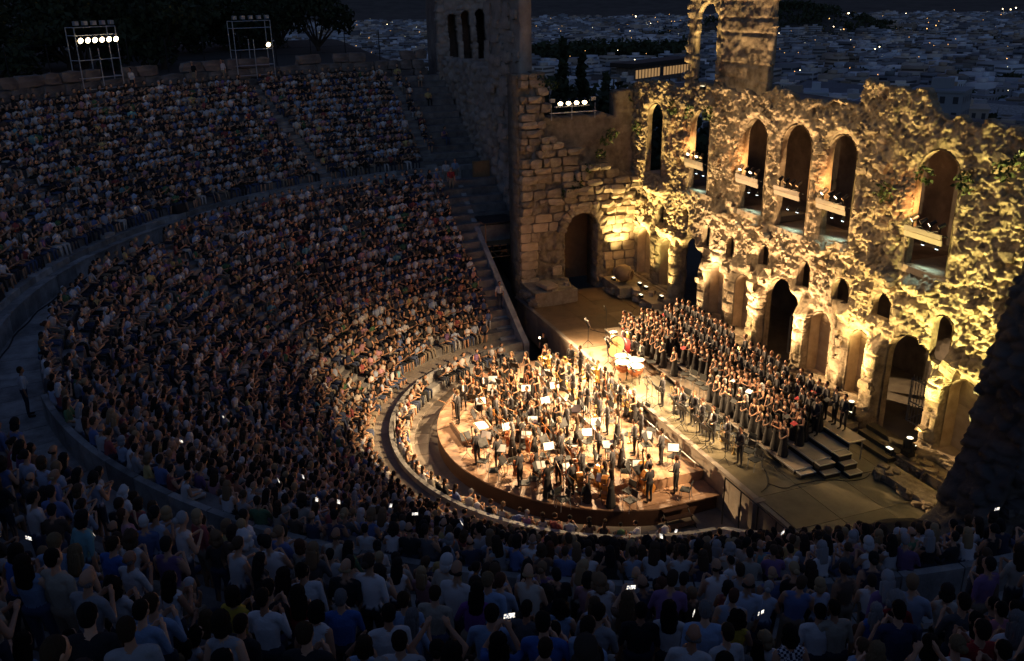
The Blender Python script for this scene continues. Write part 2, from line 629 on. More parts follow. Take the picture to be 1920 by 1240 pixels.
def standing(pose, fem=False, dress=False, fine=False):
    w = .165 if fem else .195
    L = [('bottom', (-.06, .02, .93), (.06, .02, .93), .135, .135, (1, .85, .9)),
         ('top', (0, .02, 1.0), (0, .01, 1.28), .12 if fem else .135, .15 if fem else .17, (1.12, .7, 1)),
         ('top', (-w + .05, .0, 1.4), (w - .05, 0, 1.4), .075, .075, (1, .9, .85)),
         ('neck', (0, .0, 1.43), (0, -.02, 1.54), .055, .05)]
    if fem:
        L.append(('top*', (.07, -.07, 1.27), (.07, -.08, 1.27), .07, .06))
        L.append(('bust', (-.06, -.09, 1.38), (.06, -.09, 1.38), .04, .04))
    if dress:
        L += [('bottom', (0, .02, .9), (0, .03, .1), .15, .27, (1, .8, 1)), ('bottom', (0, .03, .02), (0, .03, .2), .26, .25, (1, .8, .12)),
              ('shoe*', (.08, -.12, .03), (.09, -.2, .03), .035, .03)]
    else:
        L += [('bottom*', (.09, .02, .88), (.11, 0, .5), .095, .065), ('shin*', (.11, 0, .5), (.12, .03, .1), .062, .042),
              ('shoe*', (.12, .02, .05), (.14, -.14, .04), .045, .038), ('shirt', (0, -.115, 1.15), (0, -.085, 1.38), .055, .05, (.8, 1, 1))]
    L += head_at(0, -.03, 1.64)
    L = sym(L)
    A = {'clasp': [((.24, -.02, 1.12), (.1, -.17, .95), (.02, -.22, .9))] * 2,
         'clap': [((.25, -.06, 1.14), (.08, -.26, 1.26), (.01, -.34, 1.32))] * 2,
         'hold': [((.25, .02, 1.13), (.27, -.12, .92), (.27, -.16, .84)), ((.26, .0, 1.13), (.2, -.22, 1.06), (.16, -.3, 1.06))],
         'down': [((.24, .03, 1.12), (.25, -.02, .86), (.25, -.04, .77))] * 2,
         'sheet': [((.23, -.05, 1.12), (.13, -.27, 1.12), (.08, -.34, 1.14))] * 2,
         'phone': [((.21, -.2, 1.32), (.075, -.33, 1.55), (.03, -.36, 1.65))] * 2,
         'up': [((.3, -.1, 1.6), (.13, -.2, 1.83), (.08, -.23, 1.93))] * 2}[pose]
    for s_, q in zip((-1, 1), A):
        e, r_, t = (np.array(x) * np.array([s_, 1, 1]) for x in q)
        L += arm(s_, (s_ * w, .0, 1.39), e, r_, t, (0, 0, 1) if pose != 'clap' else (-s_, 0, 0), fine)
    return L


def grow(name, limbs, voxel, ratio):
    """one continuous surface over all limbs; returns the mesh, its face centres' nearest limb kinds"""
    b = MB()
    for t, a, bb, ra, rb, *sc in limbs:
        if t not in ('eye', 'lip'):
            v, f = ring_caps(a, bb, ra, rb, 10, sc[0] if sc else (1, 1, 1))
            b.add(v, f)
    me = bpy.data.meshes.new('t')
    me.from_pydata(np.concatenate(b.v).tolist(), [], b.f)
    o = bpy.data.objects.new('t', me)
    C.objects.link(o)
    r = o.modifiers.new('r', 'REMESH')
    r.mode = 'VOXEL'
    r.voxel_size = voxel
    s_ = o.modifiers.new('s', 'SMOOTH')
    s_.factor = 0.5
    s_.iterations = 2
    if ratio < 1:
        dc = o.modifiers.new('d', 'DECIMATE')
        dc.ratio = ratio
    dg = bpy.context.evaluated_depsgraph_get()
    out = bpy.data.meshes.new_from_object(o.evaluated_get(dg))
    bpy.data.objects.remove(o)
    bpy.data.meshes.remove(me)
    n_ = len(out.polygons)
    c = np.zeros(n_ * 3)
    out.polygons.foreach_get('center', c)
    c = c.reshape(-1, 3)
    D = []
    for t, a, bb, ra, rb, *sc in limbs:
        a, bb = np.array(a, float), np.array(bb, float)
        d = bb - a
        tt = np.clip(((c - a) @ d) / (d @ d + 1e-9), 0, 1)
        dist = np.linalg.norm(c - a - tt[:, None] * d, axis=1)
        rr = ra + (rb - ra) * tt
        if sc and t in ('top', 'bottom'):
            dist = np.linalg.norm((c - a - tt[:, None] * d) / np.array(sc[0]), axis=1)
        D.append(dist - rr - (0.012 if t in ('eye', 'lip', 'shirt', 'bust') else 0))
    near = np.argmin(np.stack(D), 0)
    kinds = np.array([q[0] for q in limbs])[near]
    out.polygons.foreach_set('use_smooth', np.ones(n_, bool))
    out.name = name
    return out, kinds


def arrays(me, kinds):
    """vertices, triangles and the limb kind of each vertex"""
    me.calc_loop_triangles()
    v = np.zeros(len(me.vertices) * 3)
    me.vertices.foreach_get('co', v)
    t = np.zeros(len(me.loop_triangles) * 3, np.int32)
    me.loop_triangles.foreach_get('vertices', t)
    p = np.zeros(len(me.loop_triangles), np.int32)
    me.loop_triangles.foreach_get('polygon_index', p)
    t = t.reshape(-1, 3)
    vk = np.empty(len(me.vertices), dtype=object)
    kk = np.asarray(kinds, dtype=object)[p]
    for c in range(3):
        vk[t[:, c]] = kk
    return v.reshape(-1, 3), t, vk


def dress_mesh(base, kinds, name, slots, kmap):
    me = base.copy()
    me.name = name
    me.materials.clear()
    for s_ in slots:
        me.materials.append(MATS[s_])
    idx = np.array([slots.index(kmap.get(k, 'skin')) for k in kinds], dtype=np.int32)
    me.polygons.foreach_set('material_index', idx)
    return me


K0 = {'skin': 'skin', 'neck': 'skin', 'eye': 'shoe', 'lip': 'drum_red', 'shoe': 'shoe', 'farm': 'skin', 'uarm': 'cloth', 'top': 'cloth',
      'bottom': 'trousers', 'shin': 'trousers', 'bust': 'cloth', 'shirt': 'cloth'}
AUD = {}
for fem in (False, True):
    for pose in ('clap', 'rest', 'phone', 'up', 'chin'):
        bm_, kd = grow('b', seated(pose, fem), 0.014, 0.16)
        for slv in (('short', 'long') if not fem else ('short', 'bare')):
            km = dict(K0)
            if slv == 'long':
                km['farm'] = 'cloth'
            if slv == 'bare':
                km['uarm'] = 'skin'
                km['shin'] = 'skin'
            AUD[(fem, pose, slv)] = dress_mesh(bm_, kd, 'seated_body', ['skin', 'cloth', 'trousers', 'shoe', 'drum_red'], km)
# the same people standing up to applaud
STD, MID, MIDS = {}, {}, {}
for fem in (False, True):
    for pose in ('clap', 'phone', 'up', 'down'):
        bm_, kd = grow('b', standing(pose, fem, False, True), 0.015, 0.16)
        for slv in (('short', 'long') if not fem else ('short', 'bare')):
            km = dict(K0)
            if slv == 'long':
                km['farm'] = 'cloth'
            if slv == 'bare':
                km['uarm'] = 'skin'
            STD[(fem, pose, slv)] = dress_mesh(bm_, kd, 'standing_body', ['skin', 'cloth', 'trousers', 'shoe', 'drum_red'], km)
        if pose in ('clap', 'up', 'down'):
            MIDS[(fem, pose)] = arrays(*grow('m', standing(pose, fem), 0.026, 0.3))
    for pose in ('clap', 'rest', 'up', 'chin', 'phone'):
        MID[(fem, pose)] = arrays(*grow('m', seated(pose, fem, False), 0.026, 0.3))
MUS = {}
KB = dict(K0, uarm='suit_cloth', farm='suit_cloth', top='suit_cloth', bottom='black_cloth', shin='black_cloth', shirt='suit_cloth')
KW = dict(KB, shirt='white_shirt')
KD = dict(K0, uarm='skin', top='black_cloth', bottom='black_cloth', bust='skin', shirt='black_cloth')
KS = dict(KD, uarm='black_cloth')
for pose in ('clasp', 'clap', 'hold', 'sheet'):
    bm_, kd = grow('b', standing(pose), 0.02, 0.25)
    sl = ['skin', 'suit_cloth', 'black_cloth', 'shoe', 'drum_red', 'white_shirt']
    MUS[('m', pose, 'black')] = dress_mesh(bm_, kd, 'suit_body', sl, KB)
    MUS[('m', pose, 'white')] = dress_mesh(bm_, kd, 'suit_body', sl, KW)
    bm_, kd = grow('b', standing(pose, True, True), 0.02, 0.25)
    MUS[('f', pose, 'bare')] = dress_mesh(bm_, kd, 'dress_body', sl, KD)
    MUS[('f', pose, 'sleeve')] = dress_mesh(bm_, kd, 'dress_body', sl, KS)
bm_, kd = grow('b', standing('down'), 0.02, 0.25)
MUS['casual'] = dress_mesh(bm_, kd, 'casual_body', ['skin', 'cloth', 'trousers', 'shoe', 'drum_red'], K0)


def hair_mesh(kind):
    """hair round a head whose centre is the origin, face to -y"""
    E_ = {'short': [((0, .025, .035), (0, .02, .045), .094, (.9, 1, 1.08)), ((0, .06, -.01), (0, .05, 0), .07, (1.05, .8, 1.1))],
          'bald': [((-.05, .045, -.025), (.05, .045, -.025), .05, (.95, 1, .7))],
          'long': [((0, .025, .04), (0, .02, .045), .1, (.92, 1, 1.08)), ((0, .08, -.02), (0, .13, -.25), .085, (1.15, .6, 1)),
                   ((.075, .03, -.05), (.08, .06, -.2), .035, (1, 1, 1)), ((-.075, .03, -.05), (-.08, .06, -.2), .035, (1, 1, 1))],
          'bun': [((0, .025, .035), (0, .02, .045), .096, (.9, 1, 1.06)), ((0, .13, .02), (0, .14, .03), .05, (1, 1, 1))],
          'curly': [((0, .035, .03), (0, .03, .04), .118, (1, .95, .98)), ((.07, .05, -.06), (.07, .05, -.08), .065, (1, 1, 1)),
                    ((-.07, .05, -.06), (-.07, .05, -.08), .065, (1, 1, 1)), ((0, .09, -.07), (0, .09, -.1), .08, (1, .9, 1))],
          'bob': [((0, .025, .035), (0, .02, .045), .102, (.95, 1, 1.05)), ((.07, .03, -.04), (.07, .035, -.08), .045, (1, 1, 1)),
                  ((-.07, .03, -.04), (-.07, .035, -.08), .045, (1, 1, 1)), ((0, .07, -.04), (0, .07, -.08), .075, (1.1, .8, 1))]}[kind]
    b = MB()
    for a, c, r, sc in E_:
        v, f = ring_caps(a, c, r, r, 14, sc, 5)
        amp = {'curly': .05, 'long': .022, 'bob': .018}.get(kind, .008)
        nn = vnoise(v[:, 0] * 45 + v[:, 2] * 9, v[:, 1] * 45 + v[:, 2] * (28 if kind == 'curly' else 5), 3) - .5
        ctr = (np.array(a) + np.array(c)) / 2
        d = v - ctr
        v = v + d / (np.linalg.norm(d, axis=1, keepdims=True) + 1e-6) * nn[:, None] * amp
        # the hairline: nothing in front of the brow
        if kind in ('short', 'bald', 'bun'):
            v[:, 1] = np.maximum(v[:, 1], np.where(v[:, 2] < .05, -.02 + .05 * (kind == 'bald'), -.075))
        else:
            v[:, 1] = np.maximum(v[:, 1], np.where(v[:, 2] < .045, -.03, -.08))
        b.add(v, f)
    return b.mesh('hair', 'hair', True)


HAIR = {k: hair_mesh(k) for k in ('short', 'bald', 'long', 'bun', 'curly', 'bob')}
MHAIR = {k: arrays(m_, ['h'] * len(m_.polygons)) for k, m_ in HAIR.items()}
HCOL = [(.012, .01, .008), (.02, .014, .01), (.035, .02, .012), (.07, .04, .02), (.2, .12, .06), (.32, .22, .11), (.3, .29, .28), (.5, .48, .46), (.08, .03, .015)]
HW = [.2, .2, .2, .13, .06, .07, .07, .04, .03]


def add_hair(o, fem, hz, hy):
    k = random.choices(('long', 'bob', 'bun', 'curly'), (5, 2, 2, 2))[0] if fem else random.choices(('short', 'bald'), (13, 1))[0]
    c = HCOL[rng.choice(len(HCOL), p=HW)]
    if k == 'bald':
        c = (.25, .23, .21)
    return put('hair', HAIR[k], o, (0, hy, hz), color=c)
# ------------------------------------------------------------------ ground and hills
def ground_h(x, y):
    r = np.hypot(x, y)
    d = np.hypot(x - CAMP[0], y - CAMP[1])
    bowl = np.where(r < 38.5, np.maximum(-0.6, (r - 11) * 0.565 - 2.2), 15.4 + np.clip(r - 40, 0, 60) * 0.03)
    side = sstep(0.5, 5, y)
    near = bowl * (1 - side) + (-0.8 - sstep(14, 40, y) * 6) * side
    near = np.where((r > 41) & (x < -10), near * (1 - sstep(3, 14, y)) - 6 * sstep(3, 14, y), near)
    far = -6 - 34 * sstep(60, 520, d) - 14 * sstep(500, 1500, d)
    mtn = sstep(2550, 5200, d) * (120 + 240 * fbm(x / 2600 + 7, y / 2600, 3)) + sstep(5200, 11000, d) * 380
    far = far + mtn
    a = np.arctan2(y - CAMP[1], -(x - CAMP[0]))          # 0 looks along -x
    # a wooded rise beyond the left end of the theatre and one dark hill in the town
    far = far + 26 * np.exp(-((x + 300) / 130) ** 2 - ((y - 12) / 70) ** 2) + 46 * np.exp(-((x + 1330) / 190) ** 2 - ((y - 985) / 120) ** 2)
    k = sstep(70, 170, r)
    return near * (1 - k) + far * k


ri = np.concatenate([np.linspace(5, 60, 45), np.geomspace(62, 14000, 110)])
th = np.linspace(0, 2 * np.pi, 361)[:-1]
RR, TT = np.meshgrid(ri, th, indexing='ij')
gx, gy = RR * np.cos(TT), RR * np.sin(TT)
gv = np.stack([gx, gy, ground_h(gx, gy)], -1).reshape(-1, 3)
gi = np.arange(len(gv)).reshape(len(ri), len(th))
gq = np.stack([gi[:-1], gi[1:], np.roll(gi[1:], -1, 1), np.roll(gi[:-1], -1, 1)], -1).reshape(-1, 4)
me = fast_mesh('ground', gv, gq)
me.materials.append(MATS['earth'])
tag(put('ground', me), kind='structure')


# ------------------------------------------------------------------ the seating bowl
def arc_block(b, R0, R1, z0, z1, p0, p1, n_, mi=0):
    t = np.linspace(math.radians(p0), math.radians(p1), n_ + 1)
    c, s_ = -np.cos(t), -np.sin(t)
    v = np.concatenate([np.stack([c * r, s_ * r, np.full_like(t, z)], 1) for r, z in ((R0, z0), (R1, z0), (R1, z1), (R0, z1))])
    k = n_ + 1
    f = []
    for i in range(n_):
        for a, q in ((0, 1), (1, 2), (2, 3), (3, 0)):
            f.append((a * k + i, q * k + i, q * k + i + 1, a * k + i + 1))
    f += [(0, 3 * k, 2 * k, k), (k - 1, 2 * k - 1, 3 * k - 1, 4 * k - 1)]
    return b.add(v, f, mi)


def phi_at(R, y):
    return math.degrees(math.asin(max(-1, min(1, -y / R))))


NLOW, NUP = 17, 14
LOW = [(12.4 + .69 * i, 1.45 + .456 * i) for i in range(NLOW)]
UP = [(26.9 + .7 * j, 9.6 + .405 * j) for j in range(NUP)]
terrace = tag(empty('seating_terrace', (0, 0, 0)), 'stepped marble seating terrace curving round the orchestra, two tiers split by a walkway', 'seating')
for R, z in LOW:
    b = MB()
    arc_block(b, R, R + (.72 if R < 23 else .66), z - .75, z, phi_at(R, -.45 if R < 19.5 else 2.3), 180 - phi_at(R, -.45), 90)
    b.obj('seat_row', 'worn_marble', terrace)
for R, z in UP:
    b = MB()
    arc_block(b, R, R + .73, z - .8, z, phi_at(R, 2.3), 180 - phi_at(R, .5), 110)
    b.obj('seat_row', 'worn_marble', terrace)


def slabs(sections, p0, p1, n_, gap=.018, mt='marble'):
    """a curved course of single slabs with open joints"""
    st_ = (p1 - p0) / n_
    for k in range(n_):
        b_ = MB()
        for R0, R1, z0, z1 in sections:
            g = math.degrees(gap / R0)
            dz = random.uniform(-.006, .006)
            arc_block(b_, R0, R1, z0, z1 + dz, p0 + k * st_ + g, p0 + (k + 1) * st_ - g, 3)
        b_.obj('slab', mt, terrace)


slabs([(24.02, 26.0, 7.2, 8.12)], phi_at(25, 2.3), 179, 58)
slabs([(24.1, 24.3, 8.1, 8.95)], 104.5, 176, 20)
slabs([(25.9, 26.42, 7.9, 8.93), (25.84, 26.0, 8.935, 9.0)], phi_at(25, 2.3), 179, 46)
slabs([(26.4, 27.2, 8.3, 9.215)], phi_at(26, 2.3), 179, 52)
LOW_AISLES = [57.5, 93, 129]
UP_AISLES = [3.2, 20.5, 57.5, 94, 130, 166]
for phs, rows in ((LOW_AISLES, LOW), (UP_AISLES, UP)):
    for ph in phs:
        b = MB()
        for R, z in rows:
            w = math.degrees(.42 / R)
            arc_block(b, R - .36, R + .02, z - .5, z - .2, ph - w, ph + w, 1)
        b.obj('aisle_steps', 'marble', terrace)
# the stair along the straight end of the lower tier with its sloping parapet
b = MB()
for i in range(NLOW * 2):
    R = 12.1 + .345 * i
    if R > 23.7:
        break
    b.box((-R - .36, -1.42, 0), (-R, -.47, 1.1 + .21 * i))
b.obj('end_stair', 'marble', terrace)
b = MB()
pts = [(-24.2, 8.9), (-19.6, 6.0), (-11.9, 1.75), (-10.7, 1.15)]
for (x0, z0), (x1, z1) in zip(pts[:-1], pts[1:]):
    b.add([(x0, -.45, 0), (x1, -.45, 0), (x1, -.45, z1), (x0, -.45, z0), (x0, -.1, 0), (x1, -.1, 0), (x1, -.1, z1), (x0, -.1, z0)],
          [(0, 1, 2, 3), (5, 4, 7, 6), (3, 2, 6, 7), (0, 3, 7, 4), (1, 5, 6, 2)])
b.obj('end_parapet', 'marble', terrace)
b = MB()
for x0, z0, x1, z1 in ((10.7, 1.15, 11.9, 1.75), (11.9, 1.75, 24.2, 8.5)):
    b.add([(x0, -.45, 0), (x1, -.45, 0), (x1, -.45, z1), (x0, -.45, z0), (x0, -.1, 0), (x1, -.1, 0), (x1, -.1, z1), (x0, -.1, z0)],
          [(0, 1, 2, 3), (5, 4, 7, 6), (3, 2, 6, 7), (0, 3, 7, 4), (1, 5, 6, 2)])
b.obj('end_parapet', 'marble', terrace)
# front wall of the benches that bridge the entrance passage, with the dark opening below
b = MB()
b.box((-20.4, -.1, 5.2), (-19.7, 2.4, 6.3))
b.box((-26, 2.35, 0), (-20.4, 2.42, 8))
b.obj('passage_lintel', 'marble', terrace)
# floor of the orchestra with front seats behind their curved wall
b = MB()
arc_block(b, 0.01, 9.8, -.3, .2, -12, 192, 60)
b.obj('orchestra_floor', 'paving', terrace)
for k in range(26):
    b = MB()
    p0 = 2 + k * 176 / 26
    arc_block(b, 9.0, 9.66, .1, .235, p0 + .1, p0 + 176 / 26 - .1, 4)
    b.obj('paving_slab', 'paving', terrace)
b = MB()
arc_block(b, 9.68, 10.9, 0, .36, 2, 178, 70)
b.obj('front_seat_step', 'paving', terrace)
b = MB()
arc_block(b, 10.12, 10.6, .3, .78, 3, 177, 70)
b.obj('front_seat', 'marble', terrace)
slabs([(10.66, 10.86, .3, 1.22)], 3, 177, 24, .008)
slabs([(10.86, 12.5, 0, .95)], 1, 179, 26, .008, 'paving')

# rear wall above the last row
rear = tag(empty('rear_wall', (0, 0, 15)), 'low ashlar wall behind the top row of seats', 'wall')
st_var = []


def stone_mesh(seed, mname, rough=.06):
    """a rough block, 48 triangles, unit size, centred"""
    r = np.random.default_rng(seed)
    g = [-.5, 0, .5]
    ids, v = {}, []
    for i in range(3):
        for j in range(3):
            for k in range(3):
                if (i, j, k) != (1, 1, 1):
                    ids[(i, j, k)] = len(v)
                    e = sum(q != 1 for q in (i, j, k))
                    s_ = {3: .9, 2: .96, 1: 1.0 + r.uniform(0, .1)}[e]
                    v.append(np.array([g[i], g[j], g[k]]) * s_ + r.uniform(-rough, rough, 3))
    f = []
    for ax in range(3):
        for sd in (0, 2):
            for a in range(2):
                for c in range(2):
                    q = []
                    for da, dc in ((0, 0), (1, 0), (1, 1), (0, 1)):
                        t = [0, 0, 0]
                        t[ax] = sd
                        t[(ax + 1) % 3] = a + da
                        t[(ax + 2) % 3] = c + dc
                        q.append(ids[tuple(t)])
                    f.append(q if sd == 2 else q[::-1])
    b_ = MB()
    b_.add(v, f)
    return b_.mesh('stone', mname)


STN = {k: [stone_mesh(i, k, .085) for i in range(8)] for k in ('lit_stone', 'ashlar_stone', 'dark_stone', 'shaded_near_stone', 'tower_stone', 'smooth_stone', 'marble')}
STN['flat'] = [stone_mesh(50 + i, 'smooth_stone', .022) for i in range(6)]


def stone(kind, parent, loc, size, rz=0.0, tilt=0.0):
    return put('stone', random.choice(STN[kind]), parent, loc, (random.uniform(-tilt, tilt), random.uniform(-tilt, tilt), rz), size)


b = MB()
arc_block(b, 37.3, 38.3, 14, 16.6, -3, 80, 60)
b.obj('wall_core', 'dark_stone', rear)
for c in range(3):
    ph = -2.5 + random.random()
    while ph < 78:
        w = random.uniform(.9, 1.9)
        dp = math.degrees(w / 37.3)
        a = math.radians(ph + dp / 2)
        if not (c == 2 and random.random() < .25):
            o = stone('dark_stone', rear, (-37.25 * math.cos(a), -37.25 * math.sin(a), 15.0 - rear.location.z + c * .72), (.5, w * .97, .68), math.atan2(math.sin(a), math.cos(a)))
        ph += dp


# ------------------------------------------------------------------ the stage wall with its doors, niches and windows
def arch(x, z, xc, w, z0, zt):
    h = w / 2
    return (np.abs(x - xc) < h) & (z > z0) & ((z < zt - h) | ((x - xc) ** 2 + (z - zt + h) ** 2 < h * h))


WALL_Y = 9.8
DOORS = [(-8.9, 2.6), (0.0, 2.8), (8.9, 2.7)]
NICHES = [(-15.0, 1.9), (-11.95, 1.7), (-6.1, 1.45), (-3.45, 1.7), (3.1, 1.6), (5.85, 1.35), (11.9, 1.6)]
WINDOWS = [(-14.1, 2.0, 10.0, 14.4), (-8.75, 2.05, 9.9, 14.6), (-3.4, 2.15, 9.8, 14.7), (0.0, 2.45, 9.6, 14.85), (3.3, 2.05, 9.9, 14.8), (8.95, 2.3, 10.0, 14.95)]
SMALL = [(-12.9, .8, 7.0, 8.3), (-9.9, .7, 7.7, 8.7), (-7.5, .85, 6.8, 8.2), (-5.0, .8, 6.8, 8.1), (-1.9, .9, 7.2, 8.4), (1.5, .95, 7.0, 8.4),
         (4.2, 1.2, 7.1, 8.3), (6.9, 1.2, 7.2, 8.4), (10.35, 1.1, 6.4, 8.5)]
swall = tag(empty('stage_wall', (0, WALL_Y, 2.1)), 'ruined rubble stage wall of Roman arches, floodlit gold from below', 'ruined wall')


def holes(x, z):
    m_ = np.zeros(x.shape, bool)
    wob = (fbm(x * 2.3, z * 2.3, 8) - .5) * .1
    wx = x + (fbm(x * 1.7, z * 1.7, 21) - .5) * .12
    for xc, w in DOORS:
        m_ |= arch(wx, z + wob, xc, w, 0, 7.1)
    for xc, w in NICHES:
        m_ |= arch(x + wob * .2, z, xc, w, 3.0 if xc < 8 else 2.9, 6.3)
    for xc, w, a, t in WINDOWS:
        m_ |= arch(wx, z + wob, xc, w, a, t)
    for xc, w, a, t in SMALL:
        m_ |= arch(wx + wob * .6, z + wob, xc, w, a, t)
    return m_


def near_hole(x, z):
    m_ = np.zeros(x.shape)
    for g, a in ((.55, .35), (.35, .7), (.2, 1.0)):
        q = np.zeros(x.shape, bool)
        for xc, w, z0, zt in [(xc, w, 0, 7.1) for xc, w in DOORS] + [(xc, w, 3, 6.3) for xc, w in NICHES] + WINDOWS + SMALL:
            q |= arch(x, z, xc, w + g, z0 - g / 2, zt + g / 2)
        m_ = np.where(q, a, m_)
    return m_


def wall_disp(u, v):
    x, z = u - 18.0, v + 2.0
    hi = sstep(5.8, 7.2, z + (fbm(x * .6, z * .6, 4) - .5) * 2.2)
    wx, wz = x + (fbm(x * 1.3, z * 1.3, 31) - .5) * .6, z + (fbm(x * 1.3, z * 1.3, 37) - .5) * .6
    f1, f2, r1 = worley(wx / .55, wz / .4, 1)
    s1 = sstep(.02, .28, f2 - f1)
    g1, g2, r2 = worley(wx / .27, wz / .21, 7)
    s2 = sstep(.0, .3, g2 - g1)
    big = fbm(x / 1.9, z / 1.5, 12) - .5
    pits = sstep(.6, .72, fbm(x / .55, z / .42, 17))
    rid = 1 - np.abs(2 * fbm(x / .5 + 3, z / .42, 51, 3) - 1)
    rough = .34 * big + s1 * (.02 + .09 * r1) + s2 * (.015 + .06 * r2) - .12 * pits + .1 * (rid - .7) + .3 * (fbm(x * 1.5 + 9, z * 1.7, 61, 5) - .5) + .22 * (fbm(x * 4.0, z * 4.0, 5, 3) - .5) + .12 * (hsh(np.floor(x * 9), np.floor(z * 10), 8) - .5) * sstep(.4, .6, fbm(x, z, 71))
    # lower storey: coursed blocks
    row = np.floor(z / .62)
    col = np.floor(x / 1.15 + row * .5 + hsh(row, row * 0, 3))
    fz, fx = z / .62 - row, x / 1.15 + row * .5 + hsh(row, row * 0, 3) - col
    joint = np.minimum(sstep(0, .1, fz) * sstep(0, .1, 1 - fz), sstep(0, .055, fx) * sstep(0, .055, 1 - fx))
    blocks = .12 * joint + .12 * hsh(col, row, 6) + .1 * (fbm(x * 1.4, z * 1.4, 15) - .5) - .1 * sstep(.62, .72, fbm(x * 2.2, z * 2.2, 16)) + .05 * (fbm(x * 7, z * 7, 5) - .5)
    d = hi * rough * .86 + (1 - hi) * blocks
    # piers beside the doors, plinth, broken cornice
    pier = np.zeros(x.shape)
    for xc, w in DOORS:
        q = np.abs(np.abs(x - xc) - w / 2 - .55)
        pier = np.maximum(pier, 1 - sstep(.4, .6, q))
    d = d * (1 - .7 * near_hole(x, z))
    d = d + .34 * pier * (1 - sstep(5.6, 6.6, z))
    d = d + .5 * (1 - sstep(2.75, 2.9, z))
    d = d + .42 * sstep(.5, .62, fbm(x / 1.3, z * .3, 41)) * np.exp(-((z - 9.2) / .38) ** 2) + .3 * sstep(.48, .6, fbm(x / .9, z * .3, 43)) * np.exp(-((z - 6.75) / .3) ** 2)
    return d


def wall_top(x):
    return (15.3 + np.clip((x + 17.6) / 14, 0, 1) * .75 + (fbm(x * .55, x * 0, 9) - .5) * .8 + (fbm(x * 2.3, x * 0 + 3, 9) - .5) * .5
            + .85 * sstep(3.9, 4.3, x) * (1 - sstep(7.6, 8.6, x)))


WR = .052
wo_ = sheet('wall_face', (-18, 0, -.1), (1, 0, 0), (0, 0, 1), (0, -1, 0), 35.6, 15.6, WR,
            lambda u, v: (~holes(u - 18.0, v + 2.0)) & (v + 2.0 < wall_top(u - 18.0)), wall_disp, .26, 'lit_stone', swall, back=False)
# backs of the niches: stacked blocks with open joints
for xc, w in NICHES:
    z, zt = 2.75, 6.5
    while z < zt:
        h = random.uniform(.75, 1.15)
        h = min(h, zt - z + .05)
        stone('flat', swall, (xc + random.uniform(-.02, .02), .74 + random.uniform(-.02, .02), z + h / 2 - 2.1), (w + .45, .35, h * 1.06))
        z += h
    b = MB()
    b.box((xc - w / 2 - .1, -.28, .55), (xc + w / 2 + .1, .82, .8))
    b.obj('niche_sill', 'smooth_stone', swall)
b = MB()
b.box((-17.5, 6.0, -2), (17.5, 6.3, 12.9))
b.box((-17.5, .62, 12.9), (17.5, 6.3, 13.1))  # added unseen roof that keeps sky light out of the openings
b.box((-17.5, .62, 6.9), (17.5, 6.0, 7.1))
b.obj('back_wall', 'dark_stone', swall)
for xc, w, a, t in WINDOWS:
    b = MB()
    b.box((xc - w / 2 - .3, -.05, a - 2.45), (xc + w / 2 + .3, 2.6, a - 2.15))
    b.obj('window_reveal', 'smooth_stone', swall)
# the vaults and jambs of doors and windows
for xc, w, a, t in [(xc, w, 2.1, 7.1) for xc, w in DOORS] + WINDOWS + SMALL + [(xc, w, 2.9, 6.3) for xc, w in NICHES]:
    b = MB()
    h = w / 2 - .05
    zc = t - w / 2
    prof = [(-h, z) for z in np.linspace(a - .1, zc, 6)] + [(h * math.cos(q), zc + h * math.sin(q)) for q in np.linspace(math.pi, 0, 15)[1:-1]] + [(h, z) for z in np.linspace(zc, a - .1, 6)]
    ys = np.linspace(-.02, .62 if (xc, w) in NICHES else .28, 3)
    v = []
    for y in ys:
        for px, pz in prof:
            k = float(1 - .06 * fbm(np.array(px * 1.5 + xc), np.array(pz * 2.0 + y * 1.3), 4))
            v.append((xc + px * k, y, zc + (pz - zc) * (k if pz > zc else 1) - 2.1))
    n_ = len(prof)
    f = [(j * n_ + i, j * n_ + i + 1, (j + 1) * n_ + i + 1, (j + 1) * n_ + i) for j in range(len(ys) - 1) for i in range(n_ - 1)]
    b.add(v, f)
    b.obj('vault', 'smooth_stone' if (xc, w) in NICHES else 'lit_stone', swall)
# single stones standing proud of the face
cnt = 0
while cnt < 190:
    x, z = random.uniform(-17, 14), random.uniform(2.9, 15.3)
    if holes(np.array([x - .35, x + .35, x, x, x]), np.array([z, z, z - .3, z + .3, z])).any():
        continue
    s_ = random.uniform(.3, .8) * (.75 if z > 7 else 1.0)
    stone('lit_stone', swall, (x, -wall_disp(np.array([x + 18.0]), np.array([z - 2.0]))[0] + .05, z - 2.1), (s_ * random.uniform(.8, 1.3), random.uniform(.25, .5), s_ * random.uniform(.45, .7)), random.uniform(-.15, .15), .2)
    cnt += 1
# what is left of the third storey: a pier beside one tall arch
up_keep = lambda u, v: (~arch((u - 10.9) + (fbm(u * 2, v * 2, 3) - .5) * .3, v + 15, -8.8, 2.1, 15.9, 20.25)) & (u > .1 + .4 * fbm(v * .9, v * 0, 5)) & (u < 8.2 - .25 * fbm(v * 1.2, v * 0, 6))


def up_disp(u, v):
    x, z = u - 10.9, v + 15
    k = 1 - sstep(-7.5, -6.8, x)
    f1, f2, r1 = worley(x / .6, z / .45, 1)
    row = np.floor(z / .75)
    fz = z / .75 - row
    return k * (sstep(.02, .28, f2 - f1) * (.05 + .28 * r1) + .3 * (fbm(x * 1.2, z * 1.2, 2) - .5)) + (1 - k) * (.07 * np.minimum(sstep(0, .08, fz), sstep(0, .08, 1 - fz)) + .2 * (fbm(x, z, 8) - .5)) + .1 * (fbm(x * 5, z * 5, 5) - .5)


